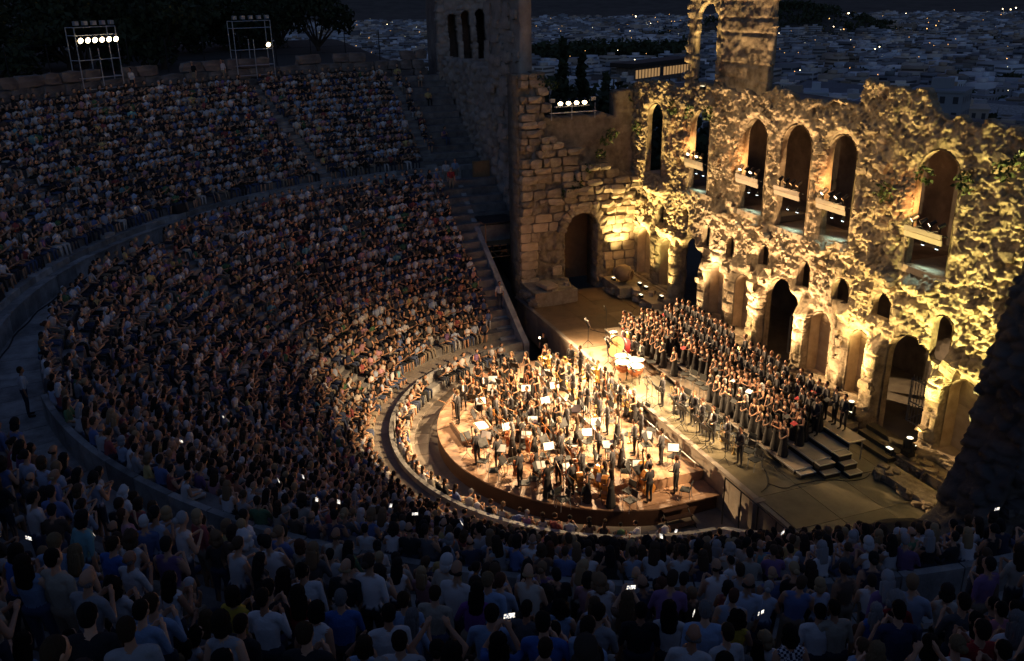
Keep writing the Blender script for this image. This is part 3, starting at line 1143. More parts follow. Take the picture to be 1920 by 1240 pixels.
sheet('upper_pier', (-10.9, .1, 12.9), (1, 0, 0), (0, 0, 1), (0, -1, 0), 8.2, 8.6, .09, up_keep, lambda u, v: up_disp(u, v) * (1 - .7 * (np.abs(u - 2.1) < 1.5)), .25, 'lit_stone', swall)

# ------------------------------------------------------------------ the side wall at the far end of the stage
lwall = tag(empty('stage_end_wall', (-16.5, 1.4, 2.0)), 'stepped block wall with a tall arched doorway at the far stage end', 'ruined wall')


def lw_top(y):
    return np.where(y < 3.3, 16.3, np.where(y < 8.5, 13.5, 15.0)) + (fbm(y * 1.6, y * 0, 3) - .5) * .5


def lw_disp(u, v):
    y, z = u + 1.4, v + 2
    row = np.floor(z / .5)
    f1, f2, r1 = worley(y / .55 + row * .4, z / .5, 4)
    brick = (z > 11.2 - (y - 3.4) * .25) & (y > 3.3)
    g1, g2, r2 = worley(y / .3, z / .12, 5)
    a = sstep(.02, .2, f2 - f1) * (.04 + .2 * r1) + .2 * (fbm(y, z, 6) - .5)
    c = -.55 + .05 * sstep(.03, .2, g2 - g1)
    return np.where(brick, c, a) + .06 * (fbm(y * 6, z * 6, 2) - .5)


sheet('wall_face', (0, 0, 0), (0, 1, 0), (0, 0, 1), (1, 0, 0), 8.7, 14.8, .085,
      lambda u, v: (~arch(u + 1.4 + (fbm(u * 2, v * 2, 3) - .5) * .2, v + 2, 5.85, 2.4, 0, 7.4)) & (v + 2 < lw_top(u + 1.4)), lw_disp, 1.5, 'ashlar_stone', lwall)
z, n_st = 7.6, 0
while z < 16.2:
    h = random.uniform(.36, .62)
    y = 1.5
    while y < 9.6:
        w = random.uniform(.35, 1.3)
        zc, yc = z + h / 2, y + w / 2
        ok = zc < (16.2 if yc < 3.3 else 12.6 - max(0, (6.0 - abs(yc - 9.4)) * .55))
        if ok and random.random() < .93 and not (zc < 7.7 and abs(yc - 5.85) < 1.3):
            stone('ashlar_stone', lwall, (.2 + random.uniform(-.14, .14), yc - 1.4, zc - 2), (random.uniform(.5, .8), w * random.uniform(.86, .98), h * random.uniform(.86, .98)), random.uniform(-.05, .05), .04)
            n_st += 1
        y += w
    z += h
z = 2.2
while z < 7.5:
    h = random.uniform(.5, .7)
    y = 1.5
    while y < 9.6:
        w = random.uniform(.6, 1.3)
        zc, yc = z + h / 2, y + w / 2
        if not (abs(yc - 5.85) < 1.25 + w / 2) and not (3.0 < yc < 3.9 and zc < 6.2):
            stone('flat' if random.random() < .7 else 'ashlar_stone', lwall, (.1 + random.uniform(-.04, .04), yc - 1.4, zc - 2), (.4, w * .97, h * .97), 0, .01)
        y += w
    z += h
b = MB()
b.box((-3.2, 2.4, 0), (-2.9, 6.6, 6))
b.box((-2.9, 3.0, 0), (-1.4, 3.2, 6))
b.obj('doorway_back', 'plywood', lwall)
# voussoirs round the doorway
for k in range(11):
    a = math.pi * (k + .5) / 11
    stone('ashlar_stone', lwall, (.22, 4.45 + 1.5 * math.cos(a), 4.2 + 1.5 * math.sin(a)), (.5, .62, .42), 0).rotation_euler = (a, 0, 0)

# ------------------------------------------------------------------ tall dark tower wall at the far end of the seats
tower = tag(empty('tower_wall', (-39, 2.5, 5)), 'tall dark ruined tower with three slit arches beyond the far seats', 'ruined tower')


def tw_keep(u, v):
    x, z = u - 39, v + 5
    m_ = np.zeros(u.shape, bool)
    for xc, w in ((-33.0, 1.1), (-29.8, 1.3), (-26.3, 1.3)):
        pass
    m_ |= arch(x, z, -22.9, 1.3, 9.7, 12.9)
    return (~m_) & (((x < -17.7) & (x > -24.5)) | (z < 16.2 + (fbm(x, z, 2) - .5)))


def tw_disp(u, v):
    x, z = u - 39, v + 5
    k = sstep(-24.4, -24.0, x) * sstep(15.5, 16.2, z)
    f1, f2, r1 = worley(x / .9, z / .6, 14)
    row = np.floor(z / .8)
    fz = z / .8 - row
    cx = x / 1.6 + row * .5
    fx = cx - np.floor(cx)
    rough = sstep(.02, .3, f2 - f1) * (.04 + .25 * r1) + .5 * (fbm(x / 1.5, z / 3, 2) - .5)
    fine = .25 + .06 * np.minimum(sstep(0, .06, fz) * sstep(0, .06, 1 - fz), sstep(0, .03, fx) * sstep(0, .03, 1 - fx)) + .1 * (fbm(x * 2, z * 2, 8) - .5) + .05 * hsh(np.floor(cx), row, 4)
    fine = fine + .3 * sstep(20.6, 20.8, z)
    return rough * (1 - k) + fine * k + .06 * (fbm(x * 5, z * 5, 5) - .5)


sheet('wall_face', (0, 0, 0), (1, 0, 0), (0, 0, 1), (0, -1, 0), 22.6, 19, .11, tw_keep, tw_disp, .45, 'tower_stone', tower)
b = MB()
b.box((15.2, 1.2, 3), (17.2, 1.5, 9))
b.obj('inner_wall', 'dark_stone', tower)
def tb_keep(u, v):
    y, z = u + 1.9, v + 13
    m_ = np.zeros(u.shape, bool)
    for yc, w, t_ in ((3.35, .75, 19.5), (4.5, .8, 19.7), (5.75, .8, 19.8)):
        m_ |= arch(y + (fbm(y, z, 4) - .5) * .2 + (z - 17) * .04, z, yc, w, 16.0, t_)
    return ~m_ & (u > .25 * fbm(v, v * 0, 3))


def tb_disp(u, v):
    f1, f2, r1 = worley(u / .8, v / .55, 44)
    return sstep(.02, .3, f2 - f1) * (.03 + .16 * r1) + .4 * (fbm(u / 1.1, v / 2.2, 2) - .5) + .06 * (fbm(u * 5, v * 5, 5) - .5)


sheet('tower_block', (3, -.6, 8), (0, 1, 0), (0, 0, 1), (1, 0, 0), 5.2, 11.5, .09, tb_keep, tb_disp, .7, 'tower_stone', tower)
b = MB()
b.box((-1.2, -.2, 8), (2.2, 4.4, 8.3))
b.box((-1.2, -.2, 8), (-.9, 4.4, 19.5))
b.box((-.9, -.3, 8), (2.3, -.1, 19.5))
b.box((-.9, 4.3, 8), (2.3, 4.5, 19.5))
b.box((-.9, -.2, 19.2), (2.3, 4.4, 19.5))
b.obj('tower_core', 'dark_stone', tower)  # closed box added behind the slits to keep them dark
for _ in range(60):
    x, z = random.uniform(-24, -17.8), random.uniform(7, 23.5)
    if abs(x + 22.9) < 1.1 and z < 13.5:
        continue
    stone('tower_stone', tower, (x + 39, -.3 if z > 16 else -.25, z - 5), (random.uniform(.7, 1.5), .4, random.uniform(.5, .8)), 0, .04)

# ------------------------------------------------------------------ the broken near wall, its shade put into the stone colour
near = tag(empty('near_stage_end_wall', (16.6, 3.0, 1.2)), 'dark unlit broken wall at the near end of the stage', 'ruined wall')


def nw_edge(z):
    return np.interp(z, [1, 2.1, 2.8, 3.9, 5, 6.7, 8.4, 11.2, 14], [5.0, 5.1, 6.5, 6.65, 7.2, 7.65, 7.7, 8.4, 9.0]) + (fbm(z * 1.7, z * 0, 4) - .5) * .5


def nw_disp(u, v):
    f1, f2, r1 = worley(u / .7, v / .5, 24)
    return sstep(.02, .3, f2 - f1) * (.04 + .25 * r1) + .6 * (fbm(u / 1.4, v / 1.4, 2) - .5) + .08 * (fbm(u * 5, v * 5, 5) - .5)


sheet('wall_face', (0, 0, 0), (0, 1, 0), (0, 0, 1), (1, 0, 0), 14, 12.6, .1, lambda u, v: (u + 3.0 > nw_edge(v + 1.2)), nw_disp, 1.9, 'shaded_near_stone', near)
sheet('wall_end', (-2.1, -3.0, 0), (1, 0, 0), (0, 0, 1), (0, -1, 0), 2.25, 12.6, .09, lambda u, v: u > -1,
      lambda u, v: -nw_edge(v + 1.2) + .12 + nw_disp(u + 30, v), .3, 'shaded_near_stone', near, follow=True)
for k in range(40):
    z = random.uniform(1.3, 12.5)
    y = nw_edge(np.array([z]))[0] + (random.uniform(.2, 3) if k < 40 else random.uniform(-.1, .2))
    stone('shaded_near_stone', near, (.1 if k < 40 else random.uniform(-1.9, .2), y - 3.0, z - 1.2), (random.uniform(.5, .9), random.uniform(.4, .9), random.uniform(.35, .6)), 0, .05)

# ------------------------------------------------------------------ the stage
stage = tag(empty('stage', (0, 0, 2.11)), 'wide stage floor of dark panels below the floodlit wall', 'stage')
b = MB()
b.box((-16.5, 1.45, -2.4), (16.0, 9.3, -.06))
b.box((-17.5, 8.6, -2.4), (17.5, 16.2, -.08))
b.obj('stage_base', 'paving', stage)
PW, PD = 2.44, 2.0
for i in range(13):
    for j in range(4):
        x0, y0 = -16.2 + i * PW, 1.36 + j * PD
        mt = 'stage_board' if x0 < -3 else 'stage_panel'
        b = MB()
        b.box((x0 + .012, y0 + .012, -.06), (min(x0 + PW, 15.9) - .012, min(y0 + PD, 9.3) - .012, random.uniform(-.004, .004)))
        b.obj('panel', mt, stage)
x = -16.4
while x < 10.7:
    w = random.uniform(1.5, 2.1)
    b = MB()
    b.box((x, 1.22, -2.1), (x + w - .02, 1.45, -.1))
    b.obj('facing_slab', 'paving', stage)
    x += w
b = MB()
b.box((-16.5, 1.12, -.1), (10.72, 1.36, .03))
b.obj('edge_kerb', 'paving', stage)
b = MB()
b.box((10.72, .9, -2.1), (10.98, 1.5, .02))
b.box((10.98, 1.15, -2.1), (15, 1.42, -.02))
b.obj('facing_slab', 'paving', stage)
# ------------------------------------------------------------------ rubble blocks, podiums and steps along the wall
SZ = 2.11


def block_heap(name, label, cat, a, b_, n_, kind='lit_stone', sz=(.4, .9)):
    t = tag(empty(name, ((a[0] + b_[0]) / 2, (a[1] + b_[1]) / 2, a[2])), label, cat)
    o = t.location
    b = MB()
    b.box(np.array(a) - o, np.array(b_) - o - np.array([0, 0, .08]), jit=.07)
    b.obj('core', kind, t)
    for _ in range(n_):
        s_ = random.uniform(*sz)
        fx, fy = random.random(), random.random()
        if random.random() < .5:
            fy = 0.02
        stone(kind, t, (a[0] + (b_[0] - a[0]) * fx - o[0], a[1] + (b_[1] - a[1]) * fy - o[1], (b_[2] - a[2]) * (random.random() * .6 if fy < .1 else .92)),
              (s_, s_ * random.uniform(.5, .9), s_ * random.uniform(.4, .6)), random.uniform(0, 3), .12)
    return t


block_heap('stone_podium', 'rubble podium with a white slab on top at the far stage end', 'podium', (-16.4, 1.55, SZ), (-13.9, 4.5, SZ + 1.0), 16, 'ashlar_stone')
o = stone('flat', None, (-14.7, 2.7, SZ + 1.16), (1.4, .9, .3), .2)
tag(o, 'pale smooth slab lying on the rubble podium', 'stone slab')
block_heap('stone_bench', 'low masonry bench carrying the clay jar beside the arched doorway', 'podium', (-16.2, 7.3, SZ), (-13.3, 9.4, SZ + .85), 6, 'ashlar_stone', (.4, .7))
block_heap('stone_bench', 'stone ledge stepping down along the wall foot left of the choir', 'podium', (-13.2, 8.0, SZ), (-10.4, 9.2, SZ + .6), 5, 'smooth_stone', (.4, .7))
block_heap('stone_podium', 'square stone podium with a moving light left of the last doorway', 'podium', (5.5, 8.35, SZ), (7.4, 9.4, SZ + .45), 4, 'lit_stone', (.4, .8))
block_heap('stone_podium', 'rough rubble podium with floodlight at the near end of the wall', 'podium', (10.5, 8.2, SZ), (13.9, 9.5, SZ + .55), 40, 'lit_stone', (.2, .5))
block_heap('stone_bench', 'long low stone kerb along the near side of the stage', 'kerb', (10.9, 6.75, SZ), (14.6, 7.7, SZ + .42), 14, 'lit_stone', (.3, .6))
st = tag(empty('stone_steps', (9.2, 8.7, SZ)), 'dark wooden steps up to the last arched doorway', 'steps')
for k in range(3):
    b = MB()
    b.box((-1.2, -.75 + .42 * k, 0), (1.15, -.33 + .42 * k, .2 * (k + 1)))
    b.obj('step', 'stage_panel', st)
for xd in (0.0, 8.9):
    g = tag(empty('iron_gate', (xd, 11.4, SZ)), 'iron bar gate inside the %s doorway' % ('middle' if xd == 0 else 'last near'), 'gate')
    b = MB()
    for z in (.15, 1.1, 2.2):
        b.box((-1.3, -.02, z), (1.3, .02, z + .05))
    b.box((-1.3, -.025, .15), (-1.25, .025, 2.25))
    b.add([(-1.25, -.03, .2), (-1.2, -.03, .2), (1.25, -.03, 2.2), (1.2, -.03, 2.2)], [(0, 1, 2, 3)])
    b.obj('frame', 'grey_metal', g)
    for k in range(15):
        b = MB()
        b.box((-1.2 + k * .17, -.012, .1), (-1.175 + k * .17, .012, 2.45))
        b.obj('bar', 'grey_metal', g)
# big clay jar lying on its side
jar = tag(empty('clay_jar', (-14.35, 8.0, SZ + 1.42)), 'large round clay jar lying on its side on the stone bench', 'jar')
Mx = Matrix.Rotation(math.radians(95), 4, Vector((-.75, 1, 0)).normalized())
b = MB()
b.lathe([(.02, -.62), (.22, -.6), (.46, -.4), (.58, -.05), (.53, .28), (.36, .48), (.3, .52), (.3, .5), (.28, .46), (.4, .2), (.2, -.3)], 20, 0, Mx)
b.obj('jar_body', 'clay', jar, True)
b = MB()
b.lathe([(.27, .47), (.36, .49), (.38, .56), (.34, .6), (.27, .58)], 20, 0, Mx)
b.obj('jar_rim', 'clay', jar, True)

# ------------------------------------------------------------------ choir risers
ris = tag(empty('choir_risers', (1.6, 5.4, SZ)), 'four stepped choir risers with aluminium edges', 'stage risers')
RY = [(3.72, 4.62), (4.62, 5.54), (5.54, 6.36), (6.36, 7.2)]
for k, (y0, y1) in enumerate(RY):
    h = .25 * (k + 1)
    x = -8.2
    while x < 9.6:
        x1 = min(x + 2.0, 9.72)
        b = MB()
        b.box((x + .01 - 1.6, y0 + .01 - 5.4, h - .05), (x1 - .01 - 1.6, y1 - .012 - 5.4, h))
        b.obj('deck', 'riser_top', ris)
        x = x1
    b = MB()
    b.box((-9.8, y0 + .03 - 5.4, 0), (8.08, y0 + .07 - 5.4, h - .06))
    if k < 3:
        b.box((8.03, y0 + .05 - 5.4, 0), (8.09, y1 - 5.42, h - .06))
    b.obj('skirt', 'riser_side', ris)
    b = MB()
    b.box((-9.8, y0 - .02 - 5.4, h - .06), (8.14, y0 + .008 - 5.4, h + .006))
    b.box((8.125, y0 - 5.4, h - .06), (8.15, y1 - 5.42, h + .006))
    b.obj('edge_trim', 'aluminium', ris)
for x, y in ((8.05, 1.72), (8.05, 1.05), (6, 1.72)):
    b = MB()
    b.tube((x, y, 0), (x, y, .95), .03)
    b.obj('leg', 'grey_metal', ris)
for k in range(3):
    for q in range(k + 1):
        b = MB()
        x0 = 9.76 + .36 * (k - q)
        z1 = .25 * (q + 1) - .08
        b.box((x0, RY[k][0] + .06, SZ), (x0 + .34, RY[k][1] - .12, SZ + z1))
        o = b.obj('riser_step', 'riser_side')
        tag(o, 'small black step box beside the choir risers, %s tread of the %s flight' % (ordinal(q), ('front', 'middle', 'back')[k]), 'step', 'step boxes at the riser ends')
        b = MB()
        b.box((x0, RY[k][0] + .06, SZ + z1 + .002), (x0 + .34, RY[k][1] - .12, SZ + z1 + .03))
        b.obj('tread', 'riser_top', o)
        b = MB()
        for a_, c_ in (((x0 - .012, RY[k][0] + .05), (x0 + .355, RY[k][0] + .075)), ((x0 + .335, RY[k][0] + .076), (x0 + .357, RY[k][1] - .11)),
                       ((x0 - .012, RY[k][1] - .135), (x0 + .334, RY[k][1] - .11))):
            b.box((*a_, SZ + z1 - .01), (*c_, SZ + z1 + .036))
        b.obj('edge_trim', 'aluminium', o)

# ------------------------------------------------------------------ orchestra platform
PZ, PR = .97, 8.5
plat = tag(empty('orchestra_platform', (0, 0, 0)), 'raised round-fronted wooden orchestra platform with a dark skirt', 'stage platform')
a0 = math.asin(1.75 / PR)
t = np.linspace(a0, math.pi - a0, 73)
rim = [(-PR * math.cos(a), -PR * math.sin(a)) for a in t]
b = MB()
b.prism([(x * .995, y * .995) for x, y in rim] + [(8.1, 1.18), (-8.1, 1.18)], .2, PZ - .06)
b.obj('skirt_core', 'skirt', plat)
for i in range(0, 72, 4):
    seg = rim[i:i + 5]
    b = MB()
    b.prism([(x * 1.004, y * 1.004) for x, y in seg] + [(x * .996, y * .996) for x, y in seg[::-1]], .2, PZ - .065)
    b.obj('skirt_panel', 'skirt', plat)
# deck panels clipped to the round front


def clip_disc(x0, x1, y0, y1):
    pts = []
    n_ = 6
    for p, q in (((x0, y0), (x1, y0)), ((x1, y0), (x1, y1)), ((x1, y1), (x0, y1)), ((x0, y1), (x0, y0))):
        for k in range(n_):
            pts.append((p[0] + (q[0] - p[0]) * k / n_, p[1] + (q[1] - p[1]) * k / n_))
    out = []
    for x, y in pts:
        r = math.hypot(x, y)
        if r > PR + .03 and y < -1.7:
            x, y = x / r * (PR + .03), y / r * (PR + .03)
        x = max(-8.33, min(8.33, x)) if y > -1.75 else x
        out.append((x, y))
    return out


for i in range(-5, 5):
    for j in range(-5, 1):
        x0, y0 = i * 2 + .012, j * 2 - .8 + .012
        x1, y1 = x0 + 1.976, min(y0 + 1.976, 1.18)
        cx, cy = min(abs(x0), abs(x1)), min(abs(y0), abs(y1))
        if y0 > 1.1 or math.hypot(cx, cy if y1 < 0 else 0) > PR - .2:
            continue
        p = clip_disc(x0, x1, y0, y1)
        A = abs(sum(p[k][0] * p[(k + 1) % len(p)][1] - p[(k + 1) % len(p)][0] * p[k][1] for k in range(len(p)))) / 2
        if A < .15:
            continue
        # drop doubled points made by the clipping
        pp = [q for k, q in enumerate(p) if math.hypot(q[0] - p[k - 1][0], q[1] - p[k - 1][1]) > 1e-4]
        b = MB()
        b.prism(pp, PZ - .055, PZ + random.uniform(-.003, .003))
        b.obj('deck_panel', 'platform_wood', plat)
WIND = [(-5.9, 6.4, -3.25, -1.55, 1.2), (-6.3, 7.0, -1.55, 1.15, 1.45)]
for x0, x1, y0, y1, z in WIND:
    w = tag(empty('wind_riser', ((x0 + x1) / 2, (y0 + y1) / 2, PZ)), 'low riser with bright edge under the wind players, %s level' % ('lower' if z < 1.3 else 'upper'), 'stage risers')
    cx, cy = w.location[:2]
    x = x0
    while x < x1 - .1:
        xe = min(x + 2.05, x1)
        b = MB()
        b.box((x - cx + .008, y0 - cy + .02, .005), (xe - cx - .008, y1 - cy - .005, z - PZ))
        b.obj('deck', 'platform_wood', w)
        x = xe
    b = MB()
    b.box((x0 - cx, y0 - cy - .01, z - PZ - .07), (x1 - cx, y0 - cy + .018, z - PZ + .012))
    b.obj('edge_trim', 'aluminium', w)
    for k in range(2):      # low guard bar behind the players
        b = MB()
        b.tube((x0 - cx + .2, y1 - cy - .25 - k * .0, .75), (x1 - cx - .2, y1 - cy - .25, .75), .025) if k == 0 else [b.tube((xx - cx, y1 - cy - .25, .2), (xx - cx, y1 - cy - .25, .75), .02) for xx in np.linspace(x0 + .3, x1 - .3, 7)]
        b.obj('guard_rail' if k == 0 else 'rail_posts', 'aluminium', w)
stp = tag(empty('platform_steps', (8.75, -.6, .2)), 'black open steps up to the right edge of the orchestra platform', 'steps')
for k in range(3):
    b = MB()
    b.box((-.5 + .3 * k, -1.0, .62 - .22 * k), (-.22 + .3 * k, .2, .66 - .22 * k))
    b.obj('tread', 'skirt', stp)
for y in (-1.0, .17):
    b = MB()
    b.add([(-.5, y, .62), (-.4, y, .62), (.5, y, 0), (.3, y, 0), (-.5, y + .03, .62), (-.4, y + .03, .62), (.5, y + .03, 0), (.3, y + .03, 0)], [(0, 1, 2, 3), (4, 7, 6, 5), (0, 3, 7, 4), (1, 5, 6, 2)])
    b.obj('stringer', 'black_metal', stp)
# conductor's podium and desk
pod = tag(empty('conductor_podium', (-1.0, -6.9, PZ)), 'square two-step wooden conductor podium with a thin rail', 'podium')
b = MB()
b.box((-1.1, -.75, 0), (1.1, .75, .2))
b.obj('lower_step', 'skirt', pod)
b = MB()
b.box((-.95, -.65, .2), (.95, .65, .36))
b.obj('top_step', 'platform_wood', pod)
b = MB()
for y in (-.6, .6):
    b.tube((-.92, y, .36), (-.92, y, 1.3), .014)
b.tube((-.92, -.6, 1.3), (-.92, .6, 1.3), .014)
b.obj('rail', 'black_metal', pod)
cd = tag(empty('conductor_desk', (.4, -6.75, PZ)), 'wide conductor desk with raised back beside the podium', 'music stand')
b = MB()
b.box((-.08, -.08, 0), (.08, .08, 1.0))
b.box((-.3, -.3, 0), (.3, .3, .04))
b.obj('pole', 'black_metal', cd)
b = MB()
b.box((-.42, -.32, 1.0), (.42, .32, 1.04))
b.box((-.42, .3, 1.04), (.42, .34, 1.16))
b.obj('desk', 'platform_wood', cd)
b = MB()
b.add([(-.36, -.25, 1.05), (0, -.25, 1.06), (.36, -.25, 1.05), (-.36, .25, 1.05), (0, .25, 1.06), (.36, .25, 1.05), (-.36, -.25, 1.075), (0, -.25, 1.08), (.36, -.25, 1.075), (-.36, .25, 1.075), (0, .25, 1.08), (.36, .25, 1.075)],
      [(6, 7, 10, 9), (7, 8, 11, 10), (0, 6, 9, 3), (2, 5, 11, 8), (0, 1, 7, 6), (1, 2, 8, 7)])
o = b.obj('open_score', 'paper')
o.location = cd.location
tag(o, 'large open score lying on the conductor desk', 'sheet music')


# ------------------------------------------------------------------ chairs, stands, instruments
def make_chair():
    t = empty('orchestra_chair')
    b = MB()
    b.box((-.21, -.21, .44), (.21, .21, .48))
    b.obj('seat', 'chair_seat', t)
    b = MB()
    b.add([(-.2, .2, .58), (.2, .2, .58), (.2, .25, .85), (-.2, .25, .85), (-.2, .225, .575), (.2, .225, .575), (.2, .275, .845), (-.2, .275, .845)],
          [(0, 1, 2, 3), (5, 4, 7, 6), (3, 2, 6, 7), (0, 3, 7, 4), (1, 5, 6, 2), (0, 4, 5, 1)])
    b.obj('backrest', 'chair_seat', t)
    for sx in (-1, 1):
        b = MB()
        b.tube((sx * .19, -.19, .44), (sx * .2, -.22, 0), .013, k=5)
        b.obj('leg', 'grey_metal', t)
        b = MB()
        b.path([(sx * .19, .25, .8), (sx * .19, .19, .44), (sx * .2, .25, 0)], .013, 5)
        b.obj('leg', 'grey_metal', t)
    return t


def make_stand():
    t = empty('music_stand')
    b = MB()
    b.tube((0, 0, .25), (0, 0, 1.0), .014, k=6)
    b.obj('pole', 'black_metal', t)
    b = MB()
    for k in range(3):
        a = k * 2.094
        b.tube((0, 0, .28), (.3 * math.cos(a), .3 * math.sin(a), .01), .011, k=5)
    b.obj('tripod', 'black_metal', t)
    b = MB()
    b.add([(-.26, .02, .95), (.26, .02, .95), (.26, -.14, 1.27), (-.26, -.14, 1.27), (-.26, .0, .945), (.26, .0, .945), (.26, -.16, 1.265), (-.26, -.16, 1.265)],
          [(0, 1, 2, 3), (5, 4, 7, 6), (3, 2, 6, 7), (0, 3, 7, 4), (1, 5, 6, 2), (0, 4, 5, 1)])
    b.box((-.26, .0, .935), (.26, .07, .95))
    b.obj('desk', 'black_metal', t)
    return t


def sheet_mesh():
    b = MB()
    b.add([(-.23, .028, .96), (0, .04, .963), (.23, .028, .96), (.23, -.118, 1.25), (0, -.106, 1.253), (-.23, -.118, 1.25),
           (-.23, .022, .957), (0, .03, .96), (.23, .022, .957), (.23, -.126, 1.248), (0, -.116, 1.251), (-.23, -.126, 1.248)],
          [(0, 1, 4, 5), (1, 2, 3, 4), (11, 10, 7, 6), (10, 9, 8, 7), (0, 6, 7, 1), (1, 7, 8, 2), (2, 8, 9, 3), (0, 5, 11, 6)])
    return b.mesh('sheet_music', 'paper')


def fiddle(name, L, wood, endpin=0.0):
    """a bowed instrument standing upright: body length L, front to -y; parts body, neck, bridge"""
    t = empty(name)
    n_ = 28
    prof = []
    for i in range(n_ + 1):
        u = i / n_
        w = np.interp(u, [0, .06, .2, .34, .44, .54, .66, .8, .93, 1], [.05, .19, .29, .26, .17, .16, .2, .225, .16, .04])
        prof.append((w, u))
    pts = [(w * L, u * L + endpin) for w, u in prof] + [(-w * L, u * L + endpin) for w, u in prof[::-1]]
    d = .085 * L if L < .5 else .11 * L
    k = len(pts)
    b = MB()
    c = (0, L / 2 + endpin)
    rings = [(-d - .02 * L, .8), (-d, 1.0), (d, 1.0), (d + .02 * L, .8)]
    v = [(c[0] + (x - c[0]) * s_, y, c[1] + (z - c[1]) * (s_ if s_ == 1 else .9)) for y, s_ in rings for x, z in pts]
    f = [(j * k + i, j * k + (i + 1) % k, (j + 1) * k + (i + 1) % k, (j + 1) * k + i) for j in range(3) for i in range(k)]
    f += [tuple(range(k))[::-1], tuple(range(3 * k, 4 * k))]
    b.add(v, f)
    b.obj('body', wood, t, False)
    b = MB()
    z0, z1 = L * .95 + endpin, L * 1.72 + endpin
    b.box((-.03 * L, -d - .045 * L, L * .55 + endpin), (.03 * L, -d - .02 * L, z1))
    b.tube((0, -d, z1), (0, -d + .03 * L, z1 + .12 * L), .035 * L, .05 * L, 6)
    b.tube((-.1 * L, -d, z1 + .03 * L), (.1 * L, -d, z1 + .03 * L), .012 * L, k=5)
    b.obj('neck', 'ebony', t)
    b = MB()
    b.box((-.08 * L, -d - .09 * L, L * .36 + endpin), (.08 * L, -d - .02 * L, L * .385 + endpin))
    b.box((-.04 * L, -d - .04 * L, L * .06 + endpin), (.04 * L, -d - .022 * L, L * .28 + endpin))
    b.obj('bridge', 'ebony', t)
    if endpin:
        b = MB()
        b.tube((0, 0, 0), (0, 0, endpin + .02), .012, k=5)
        b.obj('endpin', 'black_metal', t)
    return t


def bow_mesh():
    b = MB()
    b.tube((0, 0, 0), (0, 0, .72), .008, k=5)
    b.tube((0, -.025, .03), (0, -.025, .7), .004, k=4)
    b.box((-.008, -.03, .02), (.008, 0, .07))
    return b.mesh('bow', 'amber_wood')


def coil(b, c, r, rt, n_=18, axis=1, k=6, turns=1.0):
    pts = []
    for i in range(n_ + 1):
        a = 2 * math.pi * turns * i / n_
        p = [0, 0, 0]
        p[(axis + 1) % 3], p[(axis + 2) % 3], p[axis] = r * math.cos(a), r * math.sin(a), .02 * i / n_
        pts.append(np.array(c) + p)
    b.path(pts, rt, k)


def bell(b, M, r0, r1, L):
    b.lathe([(r0, 0), (r0 * 1.2, L * .4), (r0 * 2, L * .75), (r1 * .7, L * .92), (r1, L), (r1 * .96, L), (r1 * .6, L * .9), (r0, L * .5)], 14, 0, M)


def make_horn():
    t = empty('french_horn')
    b = MB()
    coil(b, (0, 0, 0), .15, .014)
    coil(b, (0, .03, .01), .1, .012)
    b.obj('tubing', 'brass', t, True)
    b = MB()
    bell(b, Matrix.Translation((.14, .02, -.02)) @ Matrix.Rotation(2.4, 4, 'Y'), .02, .15, .32)
    b.obj('bell', 'brass', t, True)
    return t


def make_trumpet(name, L, r, slide=False):
    t = empty(name)
    b = MB()
    b.path([(0, 0, 0), (0, 0, L), (0, .05, L + .03), (0, .1, L), (0, .1, L * .3), (0, .06, L * .25)], .011, 6)
    if not slide:
        for k in range(3):
            b.tube((-.03, .05, L * .4 + k * .03), (.06, .05, L * .4 + k * .03), .012, k=6)
    b.obj('tubing', 'brass' if slide else 'silver', t, True)
    b = MB()
    bell(b, Matrix.Translation((0, .1, L * .35)) @ Matrix.Rotation(math.pi, 4, 'X'), .014, r, L * .5)
    b.obj('bell', 'brass' if slide else 'silver', t, True)
    return t


def make_tuba():
    t = empty('tuba')
    b = MB()
    b.lathe([(.05, 0), (.09, .2), (.12, .5), (.15, .7), (.23, .86), (.22, .86), (.13, .68)], 16)
    b.obj('bell', 'brass', t, True)
    b = MB()
    coil(b, (.1, -.05, .3), .17, .035, axis=1)
    coil(b, (.08, -.1, .32), .11, .02, axis=1)
    b.obj('tubing', 'brass', t, True)
    return t


def make_pipe(name, L, r, m_):
    t = empty(name)
    b = MB()
    b.tube((0, 0, 0), (0, 0, L), r * 1.0, r * .8, 8)
    b.tube((0, 0, -.06), (0, 0, 0), r * 2, r, 8)
    b.obj('tube_body', m_, t)
    b = MB()
    for k in range(8):
        b.box((-.004, -r * 1.5, L * (.15 + .09 * k)), (.008, -r * .6, L * (.18 + .09 * k)))
    b.obj('keys', 'silver', t)
    return t


PROTO = {}


def get(kind):
    """first call gives the built one itself, later calls give copies of it and its parts"""
    mk = {'chair': make_chair, 'stand': make_stand, 'violin': lambda: fiddle('violin', .36, 'varnished_wood'),
          'viola': lambda: fiddle('viola', .41, 'amber_wood'), 'cello': lambda: fiddle('cello', .76, 'varnished_wood', .28),
          'bass': lambda: fiddle('double_bass', 1.12, 'amber_wood', .14), 'horn': make_horn, 'trumpet': lambda: make_trumpet('trumpet', .42, .06),
          'trombone': lambda: make_trumpet('trombone', .85, .1, True), 'tuba': make_tuba, 'clarinet': lambda: make_pipe('clarinet', .6, .014, 'ebony'),
          'flute': lambda: make_pipe('flute', .62, .009, 'silver'), 'bassoon': lambda: make_pipe('bassoon', 1.2, .025, 'varnished_wood')}[kind]
    if kind not in PROTO:
        PROTO[kind] = mk()
        return PROTO[kind]
    return copy_tree(PROTO[kind])


